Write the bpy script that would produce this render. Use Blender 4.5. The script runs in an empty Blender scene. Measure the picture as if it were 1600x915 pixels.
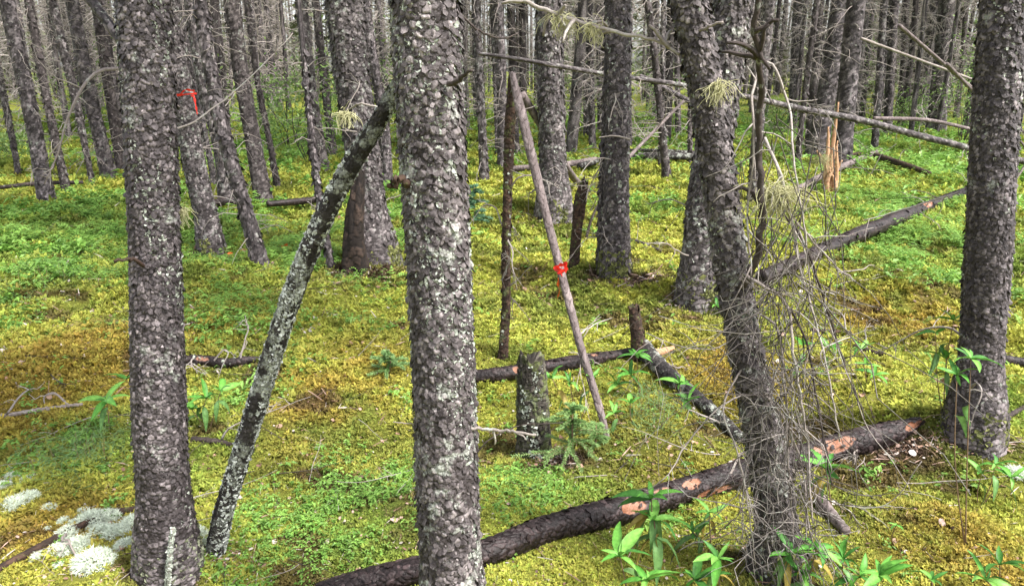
import bpy, math, random
import numpy as np
from mathutils import Vector, Matrix

# ------------------------------------------------------------------ camera, world, sun, exposure
SC = bpy.context.scene
COL = SC.collection
random.seed(7)
RNG = np.random.default_rng(11)
FPX, CX, CY = 1164.0, 800.0, 457.5
PITCH = math.radians(16.5)
CAMZ = 1.62
cam = bpy.data.cameras.new('camera')
cam.sensor_width = 36.0
cam.lens = FPX / 1600 * 36
cam.clip_start = 0.05
cam.clip_end = 600
camo = bpy.data.objects.new('camera', cam)
camo.location = (0, 0, CAMZ)
camo.rotation_euler = (math.pi / 2 - PITCH, 0, 0)
COL.objects.link(camo)
SC.camera = camo
SUN_DIR = Vector((0.62, -0.38, 1.05)).normalized()
w = bpy.data.worlds.new('World')
SC.world = w
w.use_nodes = True
wn = w.node_tree
wn.nodes.clear()
sky = wn.nodes.new('ShaderNodeTexSky')
sky.sky_type = 'NISHITA'
sky.sun_disc = False
sky.sun_elevation = math.asin(SUN_DIR.z)
sky.sun_rotation = math.atan2(SUN_DIR.x, SUN_DIR.y)
sky.dust_density = 3.0
sky.air_density = 1.0
sky.ozone_density = 0.6
hs = wn.nodes.new('ShaderNodeHueSaturation')
hs.inputs['Saturation'].default_value = 0.30
bg = wn.nodes.new('ShaderNodeBackground')
bg.inputs['Strength'].default_value = 0.07
wo = wn.nodes.new('ShaderNodeOutputWorld')
wn.links.new(sky.outputs[0], hs.inputs['Color'])
wn.links.new(hs.outputs[0], bg.inputs['Color'])
wn.links.new(bg.outputs[0], wo.inputs[0])
sun = bpy.data.lights.new('sun', 'SUN')
sun.energy = 1.5
sun.angle = math.radians(10)
sun.color = (1.0, 0.96, 0.90)
suno = bpy.data.objects.new('sun', sun)
suno.rotation_euler = (-SUN_DIR).to_track_quat('-Z', 'Y').to_euler()
suno.location = (6, -4, 14)
COL.objects.link(suno)
SC.view_settings.view_transform = 'Standard'
SC.view_settings.look = 'None'
SC.view_settings.gamma = 1
SC.view_settings.exposure = 2.42
SC.view_settings.use_curve_mapping = False
SC.cycles.use_denoising = True
SC.cycles.max_bounces = 5
SC.cycles.diffuse_bounces = 3
SC.cycles.transmission_bounces = 3
SC.cycles.sample_clamp_indirect = 6

# ------------------------------------------------------------------ numeric helpers
def hsh(ix, iy, seed=0):
    a = (ix.astype(np.int64) * 374761393 + iy.astype(np.int64) * 668265263 + seed * 974634533) & 0xFFFFFFFF
    a = ((a ^ (a >> 13)) * 1274126177) & 0xFFFFFFFF
    a = ((a ^ (a >> 16)) * 2246822519) & 0xFFFFFFFF
    return ((a ^ (a >> 15)) & 0xFFFFFF) / float(0xFFFFFF)

def vn(x, y, seed=0):
    x = np.asarray(x, float); y = np.asarray(y, float)
    ix = np.floor(x); iy = np.floor(y)
    fx = x - ix; fy = y - iy
    fx = fx * fx * (3 - 2 * fx); fy = fy * fy * (3 - 2 * fy)
    a = hsh(ix, iy, seed); b = hsh(ix + 1, iy, seed)
    c = hsh(ix, iy + 1, seed); d = hsh(ix + 1, iy + 1, seed)
    return (a + (b - a) * fx) * (1 - fy) + (c + (d - c) * fx) * fy

def fbm(x, y, seed=0, o=3):
    s = 0; a = 1; t = 0
    for k in range(o):
        s = s + a * vn(x * 2 ** k, y * 2 ** k, seed + k * 17); t += a; a *= 0.5
    return s / t

def sstep(a, b, x):
    t = np.clip((x - a) / (b - a), 0, 1)
    return t * t * (3 - 2 * t)

CP, SP = math.cos(PITCH), math.sin(PITCH)
def ray(px, py):
    xc = (px - CX) / FPX; yc = -(py - CY) / FPX
    return np.array([xc, CP + yc * SP, -SP + yc * CP])

BUMPS = []
def H(x, y):
    x = np.asarray(x, float); y = np.asarray(y, float)
    h = 0.26 * (fbm(x / 2.3 + 3.1, y / 2.3 + 1.7, 5, 2) - 0.5)
    h = h + 0.16 * (vn(x / 0.62, y / 0.62, 9) - 0.5) + 0.035 * (vn(x / 0.23, y / 0.23, 21) - 0.5)
    h = h + 0.5 * (vn(x / 8.0 + 0.4, y / 8.0, 31) - 0.5) * sstep(5, 16, y) + 0.006 * np.maximum(y - 8, 0)
    for bx, by, br, bh in BUMPS:
        h = h + bh * np.exp(-((x - bx) ** 2 + (y - by) ** 2) / (br * br))
    return h

def hit(px, py):
    d = ray(px, py)
    t = np.concatenate([np.linspace(0.6, 8, 300), np.linspace(8.05, 70, 500)])
    X = d[0] * t; Y = d[1] * t; Z = CAMZ + d[2] * t
    f = Z - H(X, Y)
    k = np.argmax(f < 0) if (f < 0).any() else len(t) - 1
    a, b = t[max(k - 1, 0)], t[k]
    for _ in range(20):
        m = (a + b) / 2
        if CAMZ + d[2] * m - float(H(d[0] * m, d[1] * m)) < 0: b = m
        else: a = m
    p = d * b + np.array([0, 0, CAMZ])
    return p

def at(px, py, Y):
    d = ray(px, py)
    return d * (Y / d[1]) + np.array([0, 0, CAMZ])

def cdepth(p):
    return p[1] * CP - (p[2] - CAMZ) * SP

for px, py, br, bh in ((430, 440, 0.9, 0.10), (800, 330, 1.0, 0.10), (1480, 850, 0.35, 0.10), (1330, 640, 0.5, 0.05),
                       (690, 560, 0.6, 0.06), (1300, 420, 0.9, 0.08), (120, 560, 0.5, 0.05)):
    p = hit(px, py)
    BUMPS.append((p[0], p[1], br, bh))

for px, py, br, bh in ((262, 880, .22, .05), (712, 985, .26, .05), (1219, 885, .22, .05), (1522, 672, .27, .06), (1092, 462, .42, .07), (578, 410, .5, .09), (958, 424, .4, .07), (866, 336, .45, .07)):
    p = hit(px, py)
    BUMPS.append((p[0], p[1] + .06, br, bh))

# ------------------------------------------------------------------ mesh helpers
def mesh_np(name, V, faces, mat=None, attrs=None, smooth=True, mats=None, matidx=None):
    me = bpy.data.meshes.new(name)
    V = np.asarray(V, np.float32)
    if not isinstance(faces, (list, tuple)): faces = [faces]
    faces = [np.asarray(f, np.int32) for f in faces if len(f)]
    me.vertices.add(len(V))
    me.vertices.foreach_set('co', V.ravel())
    if faces:
        loops = np.concatenate([f.ravel() for f in faces])
        cnt = np.concatenate([np.full(len(f), f.shape[1], np.int32) for f in faces])
        st = np.concatenate([[0], np.cumsum(cnt)[:-1]]).astype(np.int32)
        me.loops.add(len(loops)); me.loops.foreach_set('vertex_index', loops)
        me.polygons.add(len(cnt)); me.polygons.foreach_set('loop_start', st)
        me.polygons.foreach_set('use_smooth', np.full(len(cnt), smooth, bool))
        if matidx is not None: me.polygons.foreach_set('material_index', np.asarray(matidx, np.int32))
    for k, v in (attrs or {}).items():
        v = np.asarray(v)
        if v.ndim == 2:
            n = v.shape[1]
            typ = 'FLOAT_COLOR' if n == 4 else 'FLOAT_VECTOR'
            a = me.attributes.new(k, typ, 'POINT')
            a.data.foreach_set('color' if n == 4 else 'vector', v.astype(np.float32).ravel())
        elif v.dtype.kind == 'i':
            a = me.attributes.new(k, 'INT', 'POINT'); a.data.foreach_set('value', v.astype(np.int32))
        else:
            a = me.attributes.new(k, 'FLOAT', 'POINT'); a.data.foreach_set('value', v.astype(np.float32))
    for m in (mats or ([mat] if mat else [])): me.materials.append(m)
    me.update(calc_edges=True)
    return me

def obj(name, me, parent=None, loc=None, label=None, cat=None, group=None, kind=None):
    o = bpy.data.objects.new(name, me)
    COL.objects.link(o)
    if parent is not None: o.parent = parent
    if loc is not None: o.location = loc
    tag(o, label, cat, group, kind)
    return o

def tag(o, label=None, cat=None, group=None, kind=None):
    if label: o['label'] = label
    if cat: o['category'] = cat
    if group: o['group'] = group
    if kind: o['kind'] = kind
    return o

def catmull(P, n, ts=None):
    """smooth curve through P (chord-length Hermite); ts: optional sample places 0..1 along its length"""
    P = np.asarray(P, float)
    m = len(P)
    t = np.linspace(0, 1, n) if ts is None else np.asarray(ts)
    if m == 2:
        return P[0] * (1 - t[:, None]) + P[1] * t[:, None]
    h = np.linalg.norm(np.diff(P[:, :3], axis=0), axis=1) + 1e-9
    d = np.diff(P, axis=0) / h[:, None]
    M = np.vstack([d[:1], (d[1:] * h[:-1, None] + d[:-1] * h[1:, None]) / (h[:-1] + h[1:])[:, None], d[-1:]])
    cum = np.concatenate([[0], np.cumsum(h)])
    s = t * cum[-1]
    k = np.clip(np.searchsorted(cum, s, side='right') - 1, 0, m - 2)
    u = ((s - cum[k]) / h[k])[:, None]; hk = h[k][:, None]
    return (2 * u ** 3 - 3 * u ** 2 + 1) * P[k] + (u ** 3 - 2 * u ** 2 + u) * hk * M[k] + (-2 * u ** 3 + 3 * u ** 2) * P[k + 1] + (u ** 3 - u ** 2) * hk * M[k + 1]

def frames(A):
    T = np.gradient(A, axis=0)
    T /= np.linalg.norm(T, axis=1)[:, None] + 1e-12
    ref = np.array([0, -1.0, 0]) if abs(T[0][1]) < 0.8 else np.array([0, 0, 1.0])
    N = np.zeros_like(A)
    n = ref - T[0] * ref.dot(T[0]); n /= np.linalg.norm(n); N[0] = n
    for i in range(1, len(A)):
        n = n - T[i] * n.dot(T[i]); n /= np.linalg.norm(n); N[i] = n
    B = np.cross(T, N)
    return T, N, B

def tube(A, R, sides=5, caps=True):
    """A (n,3), R (n,) -> verts, quads, tris"""
    A = np.asarray(A, float); R = np.asarray(R, float) * np.ones(len(A))
    T, N, B = frames(A)
    th = np.arange(sides) / sides * 2 * np.pi
    V = A[:, None, :] + R[:, None, None] * (np.cos(th)[None, :, None] * N[:, None, :] + np.sin(th)[None, :, None] * B[:, None, :])
    n = len(A)
    i = np.arange(n - 1)[:, None] * sides; j = np.arange(sides)[None, :]; j2 = (j + 1) % sides
    F = np.stack([i + j, i + j2, i + sides + j2, i + sides + j], -1).reshape(-1, 4)
    V = V.reshape(-1, 3)
    tr = np.zeros((0, 3), int)
    if caps:
        c0 = len(V); V = np.vstack([V, A[0:1], A[-1:]])
        jj = np.arange(sides); j3 = (jj + 1) % sides
        tr = np.vstack([np.stack([np.full(sides, c0), j3, jj], -1),
                        np.stack([np.full(sides, c0 + 1), (n - 1) * sides + jj, (n - 1) * sides + j3], -1)])
    return V, F, tr

class MB:
    def __init__(s): s.V = []; s.Q = []; s.T = []; s.C = []; s.n = 0
    def add(s, V, Q=None, T=None, c=None):
        V = np.asarray(V, float)
        s.V.append(V)
        if Q is not None and len(Q): s.Q.append(np.asarray(Q) + s.n)
        if T is not None and len(T): s.T.append(np.asarray(T) + s.n)
        s.C.append(np.tile(np.array(c if c is not None else (0.5, 0.5, 0.5, 1.0), float), (len(V), 1)) if c is None or np.ndim(c) == 1 else c)
        s.n += len(V)
    def tube(s, A, R, sides=5, c=None, caps=True):
        V, Q, T = tube(A, R, sides, caps); s.add(V, Q, T, c)
    def mesh(s, name, mat, smooth=True):
        V = np.vstack(s.V)
        f = []
        if s.Q: f.append(np.vstack(s.Q))
        if s.T: f.append(np.vstack(s.T))
        return mesh_np(name, V, f, mat, {'col': np.vstack(s.C)}, smooth)

# ------------------------------------------------------------------ materials
def new_mat(name):
    m = bpy.data.materials.new(name); m.use_nodes = True
    nt = m.node_tree; nt.nodes.clear()
    out = nt.nodes.new('ShaderNodeOutputMaterial')
    return m, nt, out

class NT:
    def __init__(s, nt): s.nt = nt
    def n(s, t, **kw):
        nd = s.nt.nodes.new(t)
        for k, v in kw.items():
            if k.startswith('i_'):
                key = k[2:]
                nd.inputs[int(key) if key.isdigit() else key.replace('_', ' ')].default_value = v
            else: setattr(nd, k, v)
        return nd
    def l(s, a, b): s.nt.links.new(a, b)
    def noise(s, scale, detail=3, vec=None, rough=0.6):
        nd = s.n('ShaderNodeTexNoise'); nd.inputs['Scale'].default_value = scale
        nd.inputs['Detail'].default_value = detail; nd.inputs['Roughness'].default_value = rough
        if vec is not None: s.l(vec, nd.inputs['Vector'])
        return nd.outputs['Fac']
    def mr(s, v, a, b, c=0.0, d=1.0):
        nd = s.n('ShaderNodeMapRange'); s.l(v, nd.inputs[0])
        for i, x in enumerate((a, b, c, d)): nd.inputs[i + 1].default_value = x
        return nd.outputs[0]
    def mix(s, f, a, b):
        nd = s.n('ShaderNodeMix', data_type='RGBA')
        for sock, v in ((nd.inputs[0], f), (nd.inputs[6], a), (nd.inputs[7], b)):
            if hasattr(v, 'is_linked'): s.l(v, sock)
            elif isinstance(v, tuple): sock.default_value = (*v, 1) if len(v) == 3 else v
            else: sock.default_value = v
        return nd.outputs[2]
    def math(s, op, a, b=None):
        nd = s.n('ShaderNodeMath', operation=op)
        for i, v in enumerate((a, b)):
            if v is None: continue
            if hasattr(v, 'is_linked'): s.l(v, nd.inputs[i])
            else: nd.inputs[i].default_value = v
        return nd.outputs[0]

def pos(N):
    return N.n('ShaderNodeNewGeometry').outputs['Position']

def bark_mat(name, dark, light, crack, lichen_amt, moss_amt=0.0, lichen=(0.43, 0.45, 0.40), wound=None, rough=0.85):
    m, nt, out = new_mat(name); N = NT(nt)
    at_ = N.n('ShaderNodeAttribute', attribute_name='col')
    sep = N.n('ShaderNodeSeparateColor'); N.l(at_.outputs['Color'], sep.inputs[0])
    P = pos(N)
    n0 = N.noise(4.5, 3, P); n1 = N.noise(38, 4, P); n2 = N.noise(9, 4, P); n3 = N.noise(150, 3, P); n4 = N.noise(23, 5, P, 0.7)
    f = N.math('POWER', N.math('ADD', N.math('MULTIPLY', sep.outputs[0], 0.62), N.math('MULTIPLY', N.mr(n1, 0.3, 0.7), 0.38)), 2.7)
    c = N.mix(N.math('MULTIPLY', f, N.mr(n0, 0.35, 0.65, 0.55, 1.15)), dark, light)
    c = N.mix(N.mr(n3, 0.45, 0.8, 0, 0.12), c, light)
    c = N.mix(N.mr(sep.outputs[1], 0.0, 0.7, 0.85, 0.0), c, crack)
    if wound:
        wc = N.mix(N.mr(n2, 0.35, 0.65), wound[0], wound[1])
        wc = N.mix(N.mr(n3, 0.45, 0.75, 0, 0.6), wc, tuple(x * .45 for x in wound[0]))
        c = N.mix(N.math('MULTIPLY', N.mr(at_.outputs['Alpha'], 0.15, 0.85, 1, 0), N.mr(n4, 0.30, 0.46, 0.25, 1.0)), c, wc)
    if lichen_amt > 0:
        lm = N.math('MULTIPLY', N.mr(N.math('ADD', N.math('MULTIPLY', n2, 0.5), N.math('MULTIPLY', n4, 0.7)), 0.78 - 0.2 * lichen_amt, 0.83 - 0.2 * lichen_amt), N.mr(n3, 0.3, 0.55))
        lm = N.math('MULTIPLY', lm, N.mr(sep.outputs[2], 0.0, 1.0, 0.35, 1.0))
        c = N.mix(lm, c, N.mix(n1, tuple(x * 0.62 for x in lichen), lichen))
    if moss_amt > 0:
        mm = N.math('MULTIPLY', N.mr(n4, 0.62 - moss_amt * .3, 0.7 - moss_amt * .3), 0.8)
        c = N.mix(mm, c, (0.10, 0.12, 0.035))
    b = N.n('ShaderNodeBsdfPrincipled'); b.inputs['Roughness'].default_value = rough
    b.inputs['Specular IOR Level'].default_value = 0.35
    N.l(c, b.inputs['Base Color'])
    bp = N.n('ShaderNodeBump'); bp.inputs['Strength'].default_value = 0.7; bp.inputs['Distance'].default_value = 0.004
    N.l(N.math('ADD', n3, N.math('MULTIPLY', n1, 1.5)), bp.inputs['Height']); N.l(bp.outputs[0], b.inputs['Normal'])
    N.l(b.outputs[0], out.inputs[0])
    return m

def col_mat(name, rough=0.8, transl=0.0, attr='col', typ='GEOMETRY', var=0.0, tint=None, spec=0.3):
    m, nt, out = new_mat(name); N = NT(nt)
    if tint is None:
        a = N.n('ShaderNodeAttribute', attribute_name=attr, attribute_type=typ); c = a.outputs['Color']
    else:
        rg = N.n('ShaderNodeRGB'); rg.outputs[0].default_value = (*tint, 1); c = rg.outputs[0]
    if var > 0:
        n = N.noise(60, 3, pos(N))
        h = N.n('ShaderNodeHueSaturation'); N.l(c, h.inputs['Color'])
        N.l(N.mr(n, 0.3, 0.7, 1 - var, 1 + var), h.inputs['Value'])
        c = h.outputs[0]
    b = N.n('ShaderNodeBsdfPrincipled'); b.inputs['Roughness'].default_value = rough
    b.inputs['Specular IOR Level'].default_value = spec
    N.l(c, b.inputs['Base Color'])
    last = b.outputs[0]
    if transl > 0:
        t = N.n('ShaderNodeBsdfTranslucent'); N.l(c, t.inputs['Color'])
        mx = N.n('ShaderNodeMixShader'); mx.inputs[0].default_value = transl
        N.l(last, mx.inputs[1]); N.l(t.outputs[0], mx.inputs[2]); last = mx.outputs[0]
    N.l(last, out.inputs[0])
    return m

M_SPRUCE = bark_mat('spruce_bark', (0.0135, 0.0092, 0.0102), (0.42, 0.36, 0.375), (0.006, 0.004, 0.004), 0.42, rough=0.62)  # pale tone raised so flake highlights are painted into the bark colour
M_SPRUCE_L = bark_mat('spruce_bark_lichened', (0.0185, 0.0132, 0.0138), (0.46, 0.40, 0.405), (0.008, 0.005, 0.005), 0.60, rough=0.68)
M_DARKBARK = bark_mat('dark_lichened_bark', (0.018, 0.015, 0.015), (0.115, 0.10, 0.098), (0.012, 0.009, 0.009), 0.85)
M_FAR = bark_mat('stand_bark', (0.026, 0.020, 0.0202), (0.27, 0.228, 0.228), (0.014, 0.010, 0.010), 0.5)
M_LOG = bark_mat('log_bark', (0.009, 0.0052, 0.0052), (0.105, 0.072, 0.073), (0.005, 0.003, 0.003), 0.10, 0.0,
                 wound=((0.25, 0.095, 0.045), (0.38, 0.215, 0.155)), rough=0.5)
M_STUMP = bark_mat('mossy_stump_bark', (0.022, 0.017, 0.014), (0.20, 0.18, 0.15), (0.012, 0.009, 0.007), 0.6, 0.35)
M_GREYWOOD = bark_mat('weathered_wood', (0.125, 0.098, 0.096), (0.34, 0.28, 0.275), (0.05, 0.036, 0.034), 0.2)
M_REDWOOD = bark_mat('rotting_brown_wood', (0.025, 0.015, 0.011), (0.135, 0.075, 0.050), (0.016, 0.010, 0.008), 0.25, 0.2)
M_ROT = bark_mat('dark_rotten_wood', (0.010, 0.0065, 0.005), (0.085, 0.055, 0.042), (0.005, 0.003, 0.003), 0.0)
M_RAWWOOD = bark_mat('splintered_wood', (0.40, 0.23, 0.13), (0.60, 0.42, 0.28), (0.28, 0.13, 0.07), 0.0)
M_TWIG = bark_mat('dead_twig', (0.21, 0.175, 0.16), (0.56, 0.51, 0.47), (0.14, 0.11, 0.10), 0.7)
M_TANGLE = bark_mat('tangled_twig', (0.045, 0.034, 0.029), (0.50, 0.46, 0.42), (0.05, 0.04, 0.035), 0.5)
M_TWIGDK = bark_mat('dark_twig', (0.03, 0.022, 0.020), (0.11, 0.085, 0.075), (0.03, 0.02, 0.018), 0.45)
M_SKIRT = col_mat('trunk_moss', 0.9, 0.2, var=0.3)
M_LICHEN = col_mat('foliose_lichen', 0.9, 0.1, var=0.3)
M_BEARD = col_mat('beard_lichen', 0.9, 0.25, tint=(0.60, 0.58, 0.34), var=0.2)
M_REIN = col_mat('reindeer_lichen', 0.95, 0.15, tint=(0.70, 0.76, 0.64), var=0.25)
M_MOSS = col_mat('moss_tuft', 0.85, 0.3, 'mcol', 'INSTANCER', 0.25)
M_COVER = col_mat('ground_cover_leaf', 0.5, 0.35, 'mcol', 'INSTANCER', 0.15)
M_LEAF = col_mat('evergreen_leaf', 0.45, 0.22, var=0.28, spec=0.2)
M_NEEDLE = col_mat('spruce_needle', 0.6, 0.2, var=0.2)
M_DEADLEAF = col_mat('dead_leaf', 0.7, 0.15, var=0.25)
M_LITTER = col_mat('litter', 0.8, 0.0, 'mcol', 'INSTANCER', 0.2)
M_TAPE = col_mat('red_tape', 0.4, 0.3, tint=(0.75, 0.035, 0.02), var=0.1, spec=0.5)
M_ORANGE = col_mat('orange_tape', 0.4, 0.3, tint=(0.80, 0.14, 0.03), var=0.1, spec=0.5)
M_STEM = col_mat('plant_stem', 0.7, 0.0, tint=(0.20, 0.13, 0.08), var=0.3)
M_CROWN = col_mat('crown_needles', 0.7, 0.2, tint=(0.06, 0.085, 0.035), var=0.3)

# ------------------------------------------------------------------ moss species zones on the ground
def zone(px, py, rx, ry):
    c = hit(px, py); a = hit(px, min(py + ry, 990)); b = hit(px, max(py - ry, 150))
    ry_m = max(abs(b[1] - a[1]) / 2, 0.05)
    return (c[0], c[1], rx / FPX * cdepth(c), ry_m)
Z_GREEN = [zone(*z) for z in ((70, 390, 190, 75), (120, 330, 160, 40), (560, 810, 170, 110), (880, 770, 130, 50), (330, 720, 70, 60),
           (170, 690, 90, 55), (470, 390, 90, 50), (610, 330, 80, 60), (330, 350, 70, 50), (1450, 400, 130, 55), (1500, 260, 130, 60), (450, 230, 90, 40), (920, 190, 120, 20), (1000, 325, 50, 10),
           (330, 640, 60, 40), (1240, 210, 120, 40), (1440, 330, 90, 40), (1590, 640, 50, 60))]
Z_RUST = [zone(*z) for z in ((90, 570, 140, 90), (530, 620, 130, 90), (1510, 850, 130, 90), (100, 820, 130, 60), (1150, 580, 90, 60),
          (340, 490, 90, 50), (1020, 700, 130, 60), (1400, 500, 120, 40))]
Z_OLIVE = [zone(*z) for z in ((1480, 720, 120, 60), (1020, 690, 150, 50), (540, 690, 120, 30), (1330, 790, 90, 60))]
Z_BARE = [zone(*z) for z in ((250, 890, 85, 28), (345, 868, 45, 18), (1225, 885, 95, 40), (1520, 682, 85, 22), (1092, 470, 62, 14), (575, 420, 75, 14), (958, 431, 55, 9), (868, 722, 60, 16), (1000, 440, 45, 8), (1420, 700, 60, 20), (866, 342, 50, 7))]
def zval(zs, x, y):
    v = np.zeros(np.shape(x))
    for cx, cy, rx, ry in zs:
        d = ((x - cx) / rx) ** 2 + ((y - cy) / ry) ** 2
        v = np.maximum(v, np.exp(-d * 0.9))
    return v
def moss_cols(x, y, jitter=0.0):
    x = np.asarray(x); y = np.asarray(y)
    g = zval(Z_GREEN, x, y); r = zval(Z_RUST, x, y); o = zval(Z_OLIVE, x, y)
    n1 = fbm(x / 0.5, y / 0.5, 41, 3); n2 = fbm(x / 0.14, y / 0.14, 43, 2); n3 = fbm(x / 1.4, y / 1.4, 47, 2)
    yel = np.array([0.385, 0.40, 0.072]); oli = np.array([0.180, 0.215, 0.040]); rus = np.array([0.350, 0.255, 0.050])
    gre = np.array([0.150, 0.285, 0.050]); bro = np.array([0.10, 0.060, 0.030])
    def mx(a, b, t): return a * (1 - t[..., None]) + b * t[..., None]
    c = mx(np.broadcast_to(oli, (*x.shape, 3)), yel, sstep(0.28, 0.56, n1 * 0.75 + n2 * 0.25))
    c = mx(c, rus, 0.9 * np.clip(r * 1.3, 0, 1) * sstep(0.26, 0.58, n2 * 0.5 + n3 * 0.5))
    c = mx(c, oli, np.clip(o, 0, 1) * 0.7)
    c = mx(c, gre, np.clip(np.maximum(g * 0.6, sstep(10, 20, y) * 0.55 * sstep(0.35, 0.6, n3)), 0, 1) * sstep(0.15, 0.5, n2))
    c = mx(c, bro, sstep(0.66, 0.76, fbm(x / 0.35 + 9, y / 0.35, 53, 3)) * 0.8 * (1 - sstep(5, 9, y)))
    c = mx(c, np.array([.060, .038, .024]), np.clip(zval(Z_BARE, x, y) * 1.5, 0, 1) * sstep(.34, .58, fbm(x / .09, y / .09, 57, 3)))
    return c

# ------------------------------------------------------------------ ground sheet
def build_ground():
    ys = np.concatenate([-np.geomspace(160, 0.9, 40), np.linspace(-0.5, 1.2, 20), np.geomspace(1.22, 12, 460), np.geomspace(12.1, 60, 190), np.geomspace(62, 260, 24)])
    u = np.linspace(-1, 1, 520)
    xs = np.sinh(u * 6.2) / math.sinh(6.2) * 40
    xs = np.concatenate([-np.geomspace(260, 42, 14), xs, np.geomspace(42, 260, 14)])
    X, Y = np.meshgrid(xs, ys)
    Z = H(X, Y)
    near = np.exp(-np.maximum(np.hypot(X, Y) - 4, 0) / 4)
    Z = Z + near * 0.022 * (fbm(X / 0.06, Y / 0.06, 61, 2) - 0.5)
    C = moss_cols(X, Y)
    V = np.stack([X, Y, Z], -1).reshape(-1, 3)
    ny, nx = X.shape
    i = np.arange(ny - 1)[:, None] * nx + np.arange(nx - 1)[None, :]
    F = np.stack([i, i + 1, i + nx + 1, i + nx], -1).reshape(-1, 4)
    m, nt, out = new_mat('moss_ground'); N = NT(nt)
    a = N.n('ShaderNodeAttribute', attribute_name='col')
    P = pos(N)
    n1 = N.noise(130, 4, P, 0.7); n2 = N.noise(35, 3, P)
    hsv = N.n('ShaderNodeHueSaturation'); N.l(a.outputs['Color'], hsv.inputs['Color'])
    N.l(N.mr(N.math('ADD', N.math('MULTIPLY', n1, 0.6), N.math('MULTIPLY', n2, 0.4)), 0.3, 0.7, 0.25, 0.85), hsv.inputs['Value'])
    b = N.n('ShaderNodeBsdfPrincipled'); b.inputs['Roughness'].default_value = 0.95; b.inputs['Specular IOR Level'].default_value = 0.1
    N.l(hsv.outputs[0], b.inputs['Base Color'])
    bp = N.n('ShaderNodeBump'); bp.inputs['Strength'].default_value = 0.9; bp.inputs['Distance'].default_value = 0.02
    N.l(N.math('ADD', n1, n2), bp.inputs['Height']); N.l(bp.outputs[0], b.inputs['Normal'])
    N.l(b.outputs[0], out.inputs[0])
    col = np.concatenate([C.reshape(-1, 3), np.ones((V.shape[0], 1))], 1)
    me = mesh_np('ground', V, F, m, {'col': col})
    obj('ground', me, label='uneven forest floor covered in yellow-green moss', kind='structure')
build_ground()

# ------------------------------------------------------------------ trunks with scaly bark
def voro(u, v, ncu, seed):
    """cellular pattern, wraps in u after ncu cells; returns f1, f2, id random, offset to centre"""
    iu = np.floor(u); iv = np.floor(v)
    f1 = np.full(u.shape, 9.0); f2 = np.full(u.shape, 9.0); idr = np.zeros(u.shape); dv = np.zeros(u.shape); du = np.zeros(u.shape)
    for a in (-1, 0, 1):
        for b in (-1, 0, 1):
            cu = iu + a; cv = iv + b; w_ = np.mod(cu, ncu)
            px = cu + 0.1 + 0.8 * hsh(w_, cv, seed); py = cv + 0.1 + 0.8 * hsh(w_, cv, seed + 1)
            d = np.hypot(u - px, v - py)
            closer = d < f1
            f2 = np.where(closer, f1, np.minimum(f2, d))
            idr = np.where(closer, hsh(w_, cv, seed + 2), idr)
            dv = np.where(closer, v - py, dv); du = np.where(closer, u - px, du)
            f1 = np.where(closer, d, f1)
    return f1, f2, idr, du, dv

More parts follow.
